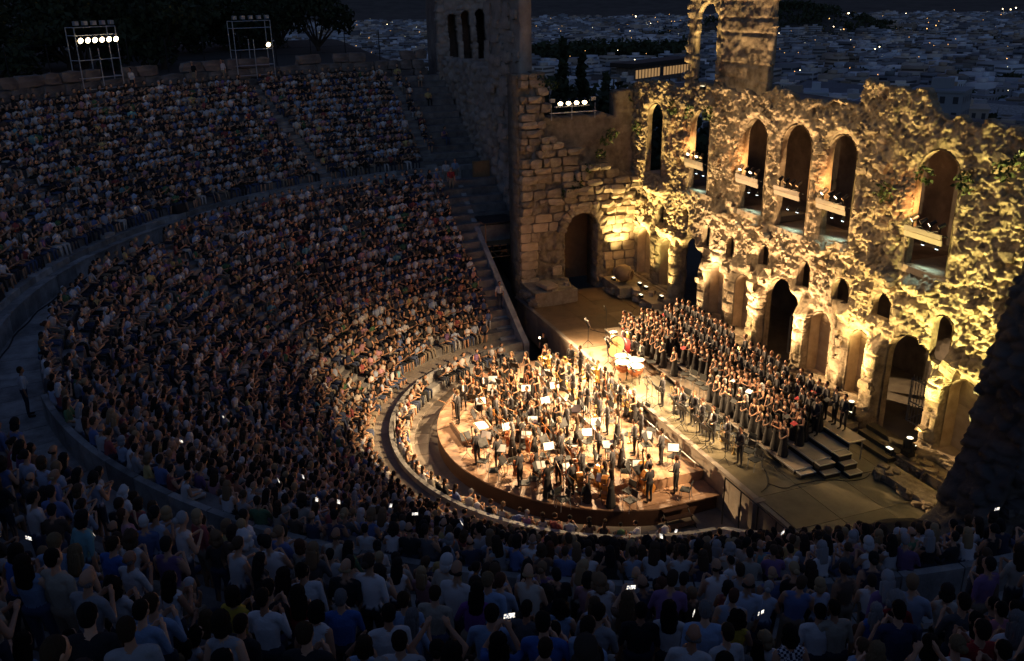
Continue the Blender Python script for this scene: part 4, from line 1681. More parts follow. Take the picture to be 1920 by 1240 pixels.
SHEET, BOW = sheet_mesh(), bow_mesh()
MUSP = [(-2.67,-7.1,0.97,'m'),(-1.59,-7.3,1.33,'m'),(-3.65,-6.43,0.97,'m'),(-4.65,-5.82,0.97,'f'),(-0.6,-6.0,0.97,'b'),(-5.68,-4.97,0.97,'f'),(-3.31,-5.74,0.97,'f'),(-0.2,-5.4,0.97,'m'),(-4.06,-5.19,0.97,'m'),(-2.39,-5.19,0.97,'b'),(-6.21,-3.83,0.97,'f'),(-4.97,-4.28,0.97,'f'),(-1.18,-5.49,0.97,'m'),(-3.16,-4.45,0.97,'f'),(-5.61,-3.42,0.97,'f'),(-5.64,-3.05,1.2,'f'),(-4.13,-3.58,0.97,'f'),(-2.81,-3.91,0.97,'f'),(-2.12,-4.54,0.97,'m'),(-1.12,-4.78,0.97,'m'),(-0.79,-4.36,0.97,'f'),(-5.4,-2.3,1.2,'f'),(-3.51,-2.84,1.2,'f'),(-2.81,-2.75,1.2,'f'),(-1.54,-3.73,0.97,'m'),(-1.37,-2.86,1.2,'m'),(-5.38,-1.18,1.45,'f'),(-4.42,-1.36,1.45,'m'),(-3.77,-1.17,1.45,'m'),(-3.02,-1.22,1.45,'f'),(-4.73,0.03,1.45,'m'),(-4.35,0.4,1.45,'m'),(-2.69,0.08,1.45,'m'),(-2.14,0.41,1.45,'m'),(-1.5,0.51,1.45,'f'),(-1.62,-1.25,1.45,'m'),(-0.67,-1.26,1.45,'f'),(0.03,-1.22,1.45,'m'),(1.66,-1.28,1.45,'m'),(-0.0,-2.9,1.2,'f'),(0.67,-2.96,1.2,'f'),(-0.85,-3.5,0.97,'f'),(0.24,-4.2,0.97,'m'),(0.41,-3.6,0.97,'f'),(1.45,-2.88,1.2,'m'),(-1.03,-2.37,1.2,'f'),(1.46,-3.84,0.97,'f'),(0.6,-5.0,0.97,'f'),(1.4,-5.1,0.97,'f'),(2.2,-3.6,0.97,'f'),(2.74,-2.97,1.2,'f'),(3.34,-3.97,0.97,'m'),(4.1,-2.5,1.2,'m'),(2.02,-7.53,0.97,'m'),(2.78,-6.8,0.97,'m'),(1.83,-5.79,0.97,'f'),(4.56,-6.43,0.97,'m'),(4.25,-5.56,0.97,'f'),(5.75,-5.63,0.97,'f'),(5.06,-4.84,0.97,'m'),(6.13,-4.71,0.97,'m'),(5.33,-3.83,0.97,'m'),(6.75,-4.25,0.97,'f'),(3.3,-1.18,1.45,'f'),(7.47,-3.53,0.97,'f'),(6.6,-3.4,0.97,'f'),(5.95,-2.72,1.2,'m'),(2.75,-5.08,0.97,'f'),(4.5,-3.6,0.97,'f'),(5.01,-1.8,1.2,'f'),(4.65,-1.0,1.45,'m'),(7.75,-1.9,0.97,'b'),(6.9,-1.5,0.97,'m'),(5.86,-0.31,1.45,'m'),(7.5,-0.5,0.97,'m'),(3.6,-0.12,1.45,'m'),(5.99,2.11,2.11,'m'),(6.88,2.3,2.11,'m'),(8.15,2.12,2.11,'b'),(-4.57,3.1,2.11,'m'),(-3.17,3.0,2.11,'m'),(-2.29,3.0,2.11,'m'),(-0.38,0.3,1.45,'m'),(0.3,0.43,1.45,'m'),(0.99,0.49,1.45,'f'),(1.68,0.49,1.45,'f'),(1.86,1.93,2.11,'m'),(2.8,2.17,2.11,'f'),(3.61,1.99,2.11,'m'),(4.2,2.24,2.11,'m'),(5.1,2.11,2.11,'m'),(0.8,-1.05,1.45,'m'),(2.41,-1.26,1.45,'m')]
WHITE_STANDS = [(1.52,-6.94),(1.09,-5.73),(2.21,-5.22),(2.96,-6.74),(5.04,-5.63),(3.6,-4.67),(4.3,-3.63),(3.41,-2.74),(4.81,-2.38),(6.99,-3.72),(5.04,-.62),(6.5,-1.76),(6.54,-.12),(-2.0,-6.0),(-3.3,-5.0),(-4.3,-4.6),(-2.6,-3.4),(-.4,-3.2),(.9,-4.4),(2.6,-1.9),(5.6,-4.6),(-1.9,-2.1),(1.0,-2.2),(-3.6,-1.9)]


def near_what(x, y):
    if y > 1.3:
        return 'on the stage edge' if x > 0.5 else 'by the percussion on the stage'
    if y > -1.45:
        return 'on the upper wind riser'
    if y > -3.25 and -5.9 < x < 6.4:
        return 'on the lower wind riser'
    if math.hypot(x + 1, y + 6.9) < 2.3:
        return 'near the conductor podium'
    if math.hypot(x, y) > 6.4:
        return 'near the platform rim'
    if x > 3:
        return 'right of the strings'
    return 'in the middle of the strings' if x > -2 else 'left of the conductor'


musicians, instr, stands, sheets, chairs, bows = [], [], [], [], [], []
for i, (x, y, z, s_) in enumerate(MUSP):
    fem = s_ == 'f'
    # most turn to the audience they are bowing to, some still to the podium
    if i < 2:
        dx, dy = -.35, -1
    elif y > 1.2:
        dx, dy = random.uniform(-.3, .3), -1
    else:
        dx, dy = -1.2 - x, -7.6 - y
        q = math.hypot(dx, dy) + .01
        dx, dy = dx / q + random.uniform(-.5, .5), dy / q - .35 + random.uniform(-.5, .5)
    rz = math.atan2(dx, -dy)
    if y > 1.3:
        ins = random.choice(('trumpet', 'trombone', 'trumpet', 'tuba')) if x > 1 else None
    elif y > -1.45:
        ins = random.choice(('horn', 'trombone', 'bassoon', 'tuba', 'horn')) if x < 0 else random.choice(('clarinet', 'trumpet', 'horn', 'trombone'))
    elif y > -3.25 and -5.9 < x < 6.2:
        ins = random.choice(('flute', 'clarinet', 'clarinet', 'bassoon'))
    elif x > 5.4 and y > -4.6:
        ins = 'bass'
    elif x > 1.7 and (math.hypot(x, y) > 5.2):
        ins = 'cello'
    else:
        ins = random.choice(('violin', 'violin', 'viola'))
    if i == 1:
        ins = None
    pose = 'hold' if ins else ('clap' if i == 1 else 'clasp')
    if ins and random.random() < .2:
        pose = 'clap' if ins in ('cello', 'bass') else 'clasp'
    me = MUS[('f' if fem else 'm', pose, random.choice(('bare', 'bare', 'sleeve')) if fem else random.choice(('black', 'white', 'white')))]
    sc = random.uniform(.95, 1.03) * (.96 if fem else 1)
    o = put('person', me, None, (x, y, z + .004), rz, sc)
    add_hair(o, fem, 1.64, -.03)
    slv = me.name.split('_')[0]
    what = 'conductor in black clapping' if i == 1 else 'person in black %s %s' % ('dress' if fem else 'suit', {'hold': 'holding ' + {'bass': 'a double bass', 'horn': 'a horn'}.get(ins, 'a ' + str(ins)), 'clap': 'clapping', 'clasp': 'with clasped hands'}[pose])
    musicians.append((o, what, near_what(x, y), (x, y, z + 1.6)))
    R3 = Matrix.Rotation(rz, 4, 'Z')

    def at(lx, ly, lz):
        v = R3 @ Vector((lx * sc, ly * sc, lz * sc))
        return Vector((x, y, z)) + v
    if ins:
        t = get(ins)
        if ins in ('cello', 'bass'):
            p = at(-.3, -.26, 0)
            t.location = p
            t.rotation_euler = (.1, .06, rz + random.uniform(-.3, .3))
        elif ins in ('violin', 'viola'):
            t.location = at(-.3, -.15, .42)
            t.rotation_euler = (.1, .1, rz + random.uniform(-.6, .6))
        elif ins == 'tuba':
            t.location = at(-.22, -.3, .72)
            t.rotation_euler = (.2, 0, rz)
        elif ins == 'horn':
            t.location = at(-.25, -.22, .88)
            t.rotation_euler = (0, 0, rz)
        else:
            t.location = at(-.27, -.2, .5 if ins != 'bassoon' else .2)
            t.rotation_euler = (.12, random.uniform(-.2, .2), rz)
        wood = {'cello': 'red-brown cello', 'bass': 'amber double bass', 'horn': 'brass horn', 'trumpet': 'silver trumpet', 'trombone': 'brass trombone',
                'clarinet': 'black clarinet', 'bassoon': 'red-brown bassoon', 'flute': 'silver flute', 'tuba': 'brass tuba', 'violin': 'red-brown violin', 'viola': 'amber viola'}[ins]
        instr.append((t, wood + ' held by a player', near_what(x, y), tuple(t.location)))
        if ins in ('violin', 'viola', 'cello', 'bass'):
            bo = put('bow', BOW, None, at(.2, -.28, .95), (random.uniform(.5, 1.2), random.uniform(-.4, .4), rz + random.uniform(-.5, .5)))
            bows.append((bo, 'thin bow of a string player', near_what(x, y), tuple(bo.location)))
    if 2 <= i and random.random() < .93 and ins != 'bass':
        c = get('chair')
        c.location = at(random.uniform(-.25, .25), .55, 0)
        c.location.z = z + .004
        c.rotation_euler = (0, 0, rz + random.uniform(-.35, .35))
        chairs.append((c, 'empty black chair', near_what(x, y), tuple(c.location)))
    if i > 2 and random.random() < .72:
        s2 = get('stand')
        s2.location = at(random.uniform(-.3, .5), -.75, 0)
        s2.location.z = z + .004
        s2.rotation_euler = (0, 0, rz + math.pi + random.uniform(-.3, .3) + math.pi)
        stands.append((s2, 'thin black music stand', near_what(x, y), tuple(s2.location)))
for x, y in WHITE_STANDS:
    z = 1.45 if y > -1.4 else (1.2 if y > -3.25 and abs(x) < 6 else PZ)
    dx, dy = -1.2 - x, -7.6 - y
    rz = -1.97 + random.uniform(-.5, .5)
    s2 = get('stand')
    s2.location = (x, y, z + .004)
    s2.rotation_euler = (0, 0, rz)
    stands.append((s2, 'black music stand with bright open pages', near_what(x, y), (x, y, z)))
    o = put('sheet_music', SHEET, None, (x, y, z + .006), rz)
    sheets.append((o, 'bright white pages on a stand', near_what(x, y), (x, y, z + 1)))
# free chairs on the stage edge and between the choir rows
for x, y, z in [(.3, 4.1, SZ + .25), (.95, 4.05, SZ + .25), (1.6, 4.15, SZ + .25), (2.2, 4.1, SZ + .25), (3.3, 2.9, SZ), (4.6, 3.0, SZ), (5.6, 2.9, SZ), (6.5, 3.0, SZ), (8.7, 2.5, SZ), (7.4, 3.1, SZ), (2.3, 2.9, SZ),
                (6.9, -5.4, PZ), (3.6, -7.3, PZ), (5.1, -6.4, PZ), (7.3, -2.6, PZ), (8.0, -2.9, PZ)]:
    c = get('chair')
    c.location = (x, y, z + .004)
    c.rotation_euler = (0, 0, random.uniform(-.5, .5))
    chairs.append((c, 'empty black chair', 'between the choir and the brass' if y > 1.3 and y < 3.5 else ('in the gap of the front choir row' if y > 3 else near_what(x, y)), (x, y, z)))
for x in (-.6, .9, 2.1, 3.4, 4.4, 5.6, 6.6, 7.8, 1.2):
    s2 = get('stand')
    s2.location = (x, 1.65 + random.uniform(-.1, .1), SZ + .004)
    s2.rotation_euler = (0, 0, random.uniform(-.3, .3))
    stands.append((s2, 'thin black music stand', 'along the stage kerb', tuple(s2.location)))
label_all(musicians, 'person', 'musicians standing on the orchestra platform')
label_all(instr, 'instrument', 'instruments held by the musicians')
label_all(bows, 'bow', 'bows of the string players')
label_all(stands, 'music stand', 'music stands of the orchestra')
label_all(sheets, 'sheet music', 'open pages on music stands')
label_all(chairs, 'chair', 'chairs of the orchestra')

# ------------------------------------------------------------------ percussion
bd = tag(empty('bass_drum', (-4.1, 2.6, SZ + .72)), 'big red bass drum with amber head tilted on its stand', 'drum')
Md = Matrix.Rotation(math.radians(62), 4, Vector((1, .25, 0)))
b = MB()
b.lathe([(.58, -.28), (.62, -.28), (.62, .28), (.58, .28)], 28, 0, Md)
b.obj('shell', 'drum_red', bd, True)
for sg, mt in ((-1, 'drum_skin'), (1, 'drum_amber')):
    b = MB()
    b.lathe([(.001, sg * .27), (.6, sg * .27)], 28, 0, Md)
    b.obj('drum_head', mt, bd)
    b = MB()
    b.lathe([(.6, sg * .25), (.66, sg * .25), (.66, sg * .3), (.6, sg * .3)], 28, 0, Md)
    b.obj('hoop', 'ebony', bd)
b = MB()
for sx in (-.5, .5):
    b.path([(sx, .1, .1), (sx * 1.1, .3, -.7)], .02)
    b.path([(sx, .1, .1), (sx * 1.1, -.4, -.7)], .02)
b.obj('drum_stand', 'black_metal', bd)
tm = tag(empty('kettledrum', (-2.55, 3.0, SZ)), 'x', 'drum')
b = MB()
b.lathe([(.05, .25), (.2, .32), (.33, .5), (.37, .8), (.35, .8)], 22)
b.obj('bowl', 'copper', tm, True)
b = MB()
b.lathe([(.001, .812), (.36, .812)], 22)
b.obj('drum_head', 'drum_skin', tm)
b = MB()
b.lathe([(.36, .79), (.39, .79), (.39, .825), (.36, .825)], 22)
b.obj('hoop', 'black_metal', tm)
for k in range(3):
    a = k * 2.094
    b = MB()
    b.tube((.3 * math.cos(a), .3 * math.sin(a), .6), (.42 * math.cos(a), .42 * math.sin(a), 0), .018)
    b.obj('leg', 'black_metal', tm)
TP = [(-2.7, 2.1, 'far left'), (-1.95, 1.75, 'front'), (-2.0, 2.55, 'back'), (-1.25, 2.1, 'right')]
for i, (x, y, w) in enumerate(TP):
    t = tm if i == 0 else copy_tree(tm)
    t.location = (x, y, SZ + .004)
    t.scale = (1.15, 1.15, 1.05)
    tag(t, 'copper kettledrum with pale head, %s of the group of four' % w, 'drum', 'kettledrums on the stage')
for x, y, lab in ((-6.0, 3.2, 'small side drum on a stand, far left of the percussion'), (-5.3, 2.9, 'small amber tom drum beside the side drum')):
    t = tag(empty('side_drum', (x, y, SZ)), lab, 'drum')
    b = MB()
    b.lathe([(.2, .72), (.22, .72), (.22, .92), (.2, .92)], 18)
    b.obj('shell', 'drum_amber' if x > -5.5 else 'silver', t, True)
    b = MB()
    b.lathe([(.001, .915), (.205, .915)], 18)
    b.obj('drum_head', 'drum_skin', t)
    b = MB()
    for k in range(3):
        a = k * 2.094
        b.tube((0, 0, .7), (.28 * math.cos(a), .28 * math.sin(a), 0), .013, k=5)
    b.obj('drum_stand', 'black_metal', t)
cy = tag(empty('gong', (-5.0, 3.5, SZ)), 'round brass gong hanging in a black frame by the bass drum', 'gong')
b = MB()
b.path([(-.45, 0, 0), (-.45, 0, 1.3), (.45, 0, 1.3), (.45, 0, 0)], .025)
b.obj('frame', 'black_metal', cy)
b = MB()
b.lathe([(.001, .0), (.1, .02), (.34, .0), (.36, -.04)], 22, 0, Matrix.Translation((0, 0, .85)) @ Matrix.Rotation(math.pi / 2, 4, 'X'))
b.obj('disc', 'brass', cy, True)
for x, y, lab in ((-6.6, 1.9, 'tall double music stand with lamp at the open left of the stage'), (-3.4, 1.6, 'music stand with pages in front of the bass drum')):
    s2 = get('stand')
    s2.location = (x, y, SZ + .004)
    s2.scale = (1.1, 1.1, 1.3)
    tag(s2, lab, 'music stand', 'music stands of the orchestra')
    o = put('sheet_music', SHEET, None, (x, y, SZ + .006), 0, (1.1, 1.1, 1.3))
    tag(o, 'white pages on the ' + ('tall double stand' if x < -5 else 'stand in front of the bass drum'), 'sheet music', 'open pages on music stands')

# microphones and cables on the stage
for k, (x, y, z, lab) in enumerate([(-1.9, -5.0, PZ, 'thin microphone stand by the conductor podium'), (3.2, -.9, 1.45, 'thin microphone stand on the upper wind riser'), (-3.6, 2.2, SZ, 'thin microphone stand beside the bass drum'), (7.9, 3.2, SZ, 'thin microphone stand at the near end of the choir risers'), (-7.4, 3.4, SZ, 'thin microphone stand left of the percussion')]):
    t = tag(empty('microphone_stand', (x, y, z + .004)), lab, 'microphone stand')
    b = MB()
    b.tube((0, 0, 0), (0, 0, .03), .16, .16, 12)
    b.obj('base', 'black_metal', t)
    b = MB()
    b.path([(0, 0, .03), (0, 0, 1.7), (.35, -.3, 2.1)], .012, 5)
    b.obj('pole', 'black_metal', t)
    b = MB()
    b.tube((.35, -.3, 2.1), (.42, -.36, 2.1), .03, .025)
    b.obj('microphone', 'black_plastic', t)
for k, (pts, lab) in enumerate([([(9.9, 2.2), (10.6, 3.0), (10.3, 4.2), (11.0, 5.5), (10.8, 6.6)], 'black cable winding over the near stage floor'), ([(5.2, 3.4), (6.5, 3.2), (7.6, 3.5), (9.2, 2.9), (10.4, 1.6)], 'black cable along the front of the choir risers'), ([(-9, 3.0), (-7.8, 4.1), (-9.6, 6.0), (-11.4, 7.6)], 'black cable crossing the empty left end of the stage')]):
    b = MB()
    P_ = np.array(pts)
    tt = np.linspace(0, len(P_) - 1, 40)
    xs_ = np.interp(tt, np.arange(len(P_)), P_[:, 0]) + .12 * np.sin(tt * 4)
    ys_ = np.interp(tt, np.arange(len(P_)), P_[:, 1]) + .12 * np.cos(tt * 3.3)
    b.path([(x, y, SZ + .018) for x, y in zip(xs_, ys_)], .016, 5)
    tag(b.obj('cable', 'cable'), lab, 'cable')

# ------------------------------------------------------------------ choir
choir = []
CROWS = [(4.05, .25, 'f', 'front row of the choir', -6.4, 8.9), (4.95, .5, 'f', 'second choir row', -6.2, 8.9), (5.32, .5, 'f', 'third choir row', -5.6, 8.2),
         (5.85, .75, 'm', 'fourth choir row', -5.2, 8.6), (6.22, .75, 'm', 'fifth choir row', -5.0, 8.4), (6.85, 1.0, 'm', 'back row of the choir', -5.6, 8.9)]
for ri_, (y, h, s_, place, xa, xb) in enumerate(CROWS):
    x = xa + (ri_ % 2) * .28
    while x < xb:
        if not (ri_ == 0 and -.1 < x < 2.6) and random.random() < .96:
            fem = s_ == 'f'
            fm = fem if random.random() > .07 or fem else True
            r_ = random.random()
            pose = 'sheet' if r_ < .12 else ('clap' if r_ < .3 else 'clasp')
            me = MUS[('f' if fm else 'm', pose, random.choice(('bare', 'bare', 'sleeve')) if fm else 'black')]
            yy = y + random.uniform(-.06, .06)
            sc = random.uniform(.94, 1.04) * (.96 if fm else 1)
            o = put('person', me, None, (x, yy, SZ + h + .004), random.uniform(-.45, .25), sc)
            add_hair(o, fm, 1.64, -.03)
            ph = 'chorister in black %s %s' % ('dress' if fm else 'suit', {'sheet': 'holding a folder', 'clap': 'clapping', 'clasp': 'with clasped hands'}[pose])
            choir.append((o, ph, place, (x, yy, SZ + h + 1.6)))
            if pose == 'sheet':
                b = MB()
                b.box((-.15, -.11, 0), (.15, .11, .012))
                red = random.random() < .2
                f_ = b.obj('folder', 'drum_red' if red else random.choice(('black_plastic', 'paper')))
                f_.location = Vector((x, yy, SZ + h)) + Matrix.Rotation(o.rotation_euler.z, 3, 'Z') @ Vector((0, -.38 * sc, 1.16 * sc))
                f_.rotation_euler = (.5, 0, o.rotation_euler.z)
                FOLD = globals().setdefault('FOLD', [])
                FOLD.append((f_, ('red' if red else ('white' if f_.data.materials[0].name == 'paper' else 'black')) + ' song folder of a singer', 'in the ' + place, tuple(f_.location)))
        x += random.uniform(.5, .62)
label_all(choir, 'person', 'choir singers standing on the risers')
label_all(FOLD, 'folder', 'song folders of the choir')
# ------------------------------------------------------------------ stage lamps: fixtures with their own light
WARM = (1.0, .68, .37)
YEL = (1.0, .7, .27)
GRN = (.97, .8, .27)
PNK = (1.0, .64, .34)


def flood_protos():
    t = empty('floodlight')
    b = MB()
    b.box((-.16, -.1, .12), (.16, .1, .3))
    b.obj('housing', 'black_metal', t)
    b = MB()
    b.box((-.14, -.08, .3), (.14, .08, .312))
    b.obj('lens', 'lamp_white', t)
    b = MB()
    b.path([(-.18, 0, .2), (-.18, 0, 0), (.18, 0, 0), (.18, 0, .2)], .015, 5)
    b.obj('yoke', 'black_metal', t)
    return t


FL = flood_protos()
first = [True]


def flood(x, y, z, tgt, power, col, size, label, rz=0.0, tilt=0.0):
    o = FL if first[0] else copy_tree(FL)
    first[0] = False
    o.location = (x, y, z)
    o.rotation_euler = (tilt, 0, rz)
    tag(o, label, 'floodlight', 'floodlights along the foot of the stage wall')
    spot((x, y, z + .36), tgt, power, col, size, .9, .16)


UPL = [(-16.4, YEL), (-13.45, YEL), (-12.6, GRN), (-10.55, YEL), (-7.25, WARM), (-4.8, PNK), (-2.0, YEL), (1.95, YEL), (4.5, PNK), (7.0, YEL), (10.75, YEL), (13.2, YEL)]
POW = 1.0
for i, (x, c) in enumerate(UPL):
    z = SZ + (.62 if x < -10 or x > 10.4 else .47 if 5.5 < x < 7.4 else .02)
    flood(x, 8.75, z, (x + .1, 9.75, z + 4.2), (230 if x < 9 else 130) * POW, c, 62, 'small black floodlight at the wall foot, %s from left' % ordinal(i))
for i, x in enumerate((-15.2, -11.3, -6.2, -1.75, 1.8, 6.3, 10.6, 14.0)):
    z = SZ + (.02 if -9 < x < 10 else .6)
    flood(x, 7.7, z, (x, 9.8, 11.2), (3000 if x < 9 else 2700) * POW, (YEL, YEL, WARM, PNK, PNK, YEL, GRN, GRN)[i], 64, 'black floodlight half a step out from the wall, %s from left' % ordinal(i))


def can(b, c, d, L=.3, r=.1, mi=0):
    c, d = np.array(c, float), np.array(d, float) / np.linalg.norm(d)
    b.tube(c - d * L, c, r * .75, r, 10, mi)


def lens_disc(b, c, d, r):
    c, d = np.array(c, float), np.array(d, float) / np.linalg.norm(d)
    b.tube(c + d * .002, c + d * .012, r, r, 12)


ORC = (-.3, -2.6, 1.2)
for i, (xc, w, a, t) in enumerate(WINDOWS):
    if i == 0:
        continue
    lit = i in (1, 2, 4, 5)
    lb = tag(empty('lamp_bar', (xc, 9.45, 11.55)), 'pale board with %s spotlights hung in the %s upper window of the stage wall' % ('four lit' if lit else 'unlit', WORDS[i]), 'lamp bar', 'lamp bars in the stage wall windows')
    b = MB()
    b.add([(-1.0, -.02, -.28), (1.0, -.02, -.28), (1.0, -.04, -.06), (-1.0, -.04, -.06), (-1.0, .02, -.28), (1.0, .02, -.28), (1.0, 0, -.06), (-1.0, 0, -.06)],
          [(0, 1, 2, 3), (5, 4, 7, 6), (3, 2, 6, 7), (0, 3, 7, 4), (1, 5, 6, 2), (0, 4, 5, 1)])
    b.obj('plank', 'white_board', lb)
    b = MB()
    b.box((-1.04, -.06, -.035), (.97, -.02, .17), jit=.012)
    b.obj('plank', 'white_board', lb)
    b = MB()
    b.path([(-.9, -.05, .3), (-.5, -.08, .16), (-.1, -.06, .3), (.3, -.08, .14), (.8, -.06, .3)], .012, 4)
    b.obj('cable', 'cable', lb)
    b = MB()
    b.tube((-1.15, .1, .1), (1.15, .1, .1), .03)
    b.obj('bar', 'black_metal', lb)
    for k in range(4):
        x = -.72 + k * .48
        d = np.array(ORC) - np.array((xc + x, 9.45, 11.95))
        b = MB()
        can(b, (x, .0, .42), d)
        b.box((x - .02, .05, .1), (x + .02, .12, .42))
        o = b.obj('lamp_can', 'black_metal', lb)
        b = MB()
        lens_disc(b, (x, .0, .42), d, .085)
        b.obj('lens', 'lamp_warm' if lit and k % 2 == 0 else 'lit_window', o)
    if lit:
        spot((xc, 9.2, 11.9), (ORC[0] + xc * .35, ORC[1] + .6, 1.2), 9500 * POW, WARM, 38, .8, .12)
        spot((xc - .2, 9.25, 12.25), (xc - .9, 9.9, 12.4), 70 * POW, (1, .45, .16), 120, 1, .05)
    # cold work light on the sill
    cl = tag(empty('work_light', (xc, 9.9, a + .95)), 'small cold white lamp under the board in the %s upper window' % WORDS[i], 'lamp', 'cold lamps in the stage wall windows')
    for sx in (-.4, .35):
        b = MB()
        can(b, (sx, 0, 0), (0, -.3, -1), .2, .07)
        o = b.obj('lamp_can', 'black_metal', cl)
        b = MB()
        lens_disc(b, (sx, 0, 0), (0, -.3, -1), .06)
        b.obj('lens', 'lamp_cool', o)
    spot((xc, 9.85, a + .9), (xc, 9.6, a), 26 * POW, (.55, .95, 1), 110, 1, .05)


def four_bar(loc, rz, label, n_=4, power=9500):
    t = tag(empty('lamp_bar', loc, rz), label, 'lamp bar')
    b = MB()
    b.box((-1.5, -.05, -.5), (1.7, .05, -.44))
    b.box((-1.2, -.05, -.12), (1.2, .05, -.06))
    b.obj('rail', 'grey_metal', t)
    for x in (-1.4, 0, 1.6):
        b = MB()
        b.tube((x, 0, -.9), (x, 0, .05), .025)
        b.obj('post', 'grey_metal', t)
    Mi = Matrix.Rotation(-rz, 3, 'Z')
    for k in range(n_):
        x = -.85 + k * .55
        p = Vector(loc) + Matrix.Rotation(rz, 3, 'Z') @ Vector((x, -.15, .12))
        d = Mi @ (Vector(ORC) - p)
        b = MB()
        can(b, (x, -.15, .12), d, .35, .13)
        o = b.obj('lamp_can', 'black_metal', t)
        b = MB()
        lens_disc(b, (x, -.15, .12), d, .15)
        b.obj('lens', 'lamp_warm', o)
    for x in (-1.35, 1.45):
        b = MB()
        b.box((x - .16, -.1, .2), (x + .16, .1, .42))
        b.obj('dark_flood', 'grey_metal', t)
    if power:
        for k in (0, 2):
            p = Vector(loc) + Matrix.Rotation(rz, 3, 'Z') @ Vector((-.85 + k * .55, -.6, .12))
            spot(p, (ORC[0] + (k - 1) * 1.5, ORC[1], 1.2), power * POW, WARM, 36, .8, .12)
    return t


four_bar((-16.6, 5.2, 14.3), math.radians(90), 'bar of four glowing spotlights on top of the far stage end wall')
four_bar((16.3, 10.2, 16.9), math.radians(-50), 'bar of four spotlights above the near end of the stage wall', power=11500)


def scaffold(cx, cy, lit, label, power):
    t = tag(empty('light_tower', (cx, cy, 15.1), math.atan2(-cx, cy)), label, 'light tower', 'scaffold light towers behind the top row')
    H, W = 4.3, 1.45
    for sx in (-W, 0, W):
        for y in (0, .9):
            b = MB()
            b.tube((sx, y, 0), (sx, y, H if sx else 3.0), .035)
            b.obj('upright', 'grey_metal', t)
    for z in (.5, 1.2, 2.3, 3.8, 4.28):
        b = MB()
        b.tube((-W, 0, z), (W, 0, z), .03)
        b.obj('rail', 'grey_metal', t)
        b = MB()
        for sx in (-W, W):
            b.tube((sx, 0, z), (sx, .9, z), .025)
        b.obj('tie', 'grey_metal', t)
    for k in range(5):
        b = MB()
        x = -W + .2 + k * .62
        b.box((x - .14, -.1, 4.4), (x + .14, .15, 4.65))
        b.obj('dark_lamp', 'grey_metal', t)
    for x, z in lit:
        b = MB()
        can(b, (x, -.2, z), (0, -1, -.35), .35, .15)
        o = b.obj('lamp_can', 'black_metal', t)
        b = MB()
        lens_disc(b, (x, -.2, z), (0, -1, -.35), .17)
        b.obj('lens', 'lamp_warm', o)
    m_ = t.matrix_basis if False else Matrix.Translation(t.location) @ Matrix.Rotation(t.rotation_euler.z, 4, 'Z')
    for x, z in lit[::5]:
        spot(m_ @ Vector((x, -.7, z)), ORC if x < 0 and len(lit) > 1 else (-.5, 5.2, 3.2), power * POW, (1, .66, .34), 17, .6, .15)
    return t


scaffold(-29.05, -22.4, [(-1.25 + .5 * k, 3.5) for k in range(6)], 'scaffold light tower with a row of six glowing lamps', 42000)
scaffold(-34.6, -12.3, [(1.05, 2.6)], 'scaffold light tower with a single glowing lamp', 55000)

o = copy_tree(FL)
o.location = (-8.75, 9.75, 15.55)
tag(o, 'black floodlight at the foot of the tall third-storey arch', 'floodlight')
spot((-8.75, 9.6, 15.95), (-8.75, 10.0, 20), 260, YEL, 80, .9, .12)
spot((-28.5, -21.6, 18.6), (1.5, 9.8, 10.0), 9000 * POW, (1, .68, .34), 27, .9, .15)
# moving lights, loudspeakers, truss platform, railing
for x, y, z, lab in ((7.0, 8.7, SZ + .5, 'black moving light on the square stone podium'), (10.9, 8.4, SZ + .6, 'black moving light beside the dark doorway steps')):
    t = tag(empty('moving_light', (x, y, z)), lab, 'stage light')
    b = MB()
    b.box((-.22, -.18, 0), (.22, .18, .22), jit=.01)
    b.obj('base', 'black_plastic', t)
    b = MB()
    b.box((-.26, -.07, .2), (-.19, .07, .62))
    b.box((.19, -.07, .2), (.26, .07, .62))
    b.obj('yoke', 'black_plastic', t)
    b = MB()
    b.tube((0, 0, .34), (0, 0, .78), .14, .17, 12)
    o = b.obj('head', 'black_plastic', t)
    b = MB()
    b.tube((0, 0, .785), (0, 0, .795), .13, .13, 12)
    b.obj('lens', 'lamp_white', o)
for i, (ph, R) in enumerate(((80, 26.7), (86.5, 26.2), (45, 26.6))):
    a = math.radians(ph)
    t = tag(empty('loudspeaker', (-R * math.cos(a), -R * math.sin(a), 9.22 if R > 26.4 else 8.95), math.atan2(math.cos(a), -math.sin(a))),
            ('black loudspeaker wedge on the upper podium step', 'black loudspeaker on the walkway podium edge', 'black loudspeaker by the middle stairs of the upper tier')[i], 'loudspeaker')
    b = MB()
    b.add([(-.4, -.2, 0), (.4, -.2, 0), (.4, .3, 0), (-.4, .3, 0), (-.4, -.05, .5), (.4, -.05, .5), (.4, .3, .5), (-.4, .3, .5)], [(3, 2, 1, 0), (4, 5, 6, 7), (0, 1, 5, 4), (2, 3, 7, 6), (1, 2, 6, 5), (3, 0, 4, 7)])
    b.obj('cabinet', 'black_plastic', t)
    b = MB()
    b.add([(-.35, -.21, .05), (.35, -.21, .05), (.35, -.08, .45), (-.35, -.08, .45)], [(0, 1, 2, 3)])
    b.obj('grille', 'black_metal', t)
pts = []
for ph in np.linspace(48, 104, 40):
    a = math.radians(ph)
    R = 25.75 + .06 * math.sin(ph)
    pts.append((-R * math.cos(a), -R * math.sin(a), 8.14))
b = MB()
b.path(pts, .03, 5)
tag(b.obj('cable', 'cable'), 'black cable lying along the walkway floor', 'cable')
pf = tag(empty('lighting_platform', (-20, .7, 5.2)), 'small railed platform with a dark awning above the entrance passage', 'platform')
b = MB()
b.box((-.9, -.9, 1.5), (1.5, 1.3, 1.56))
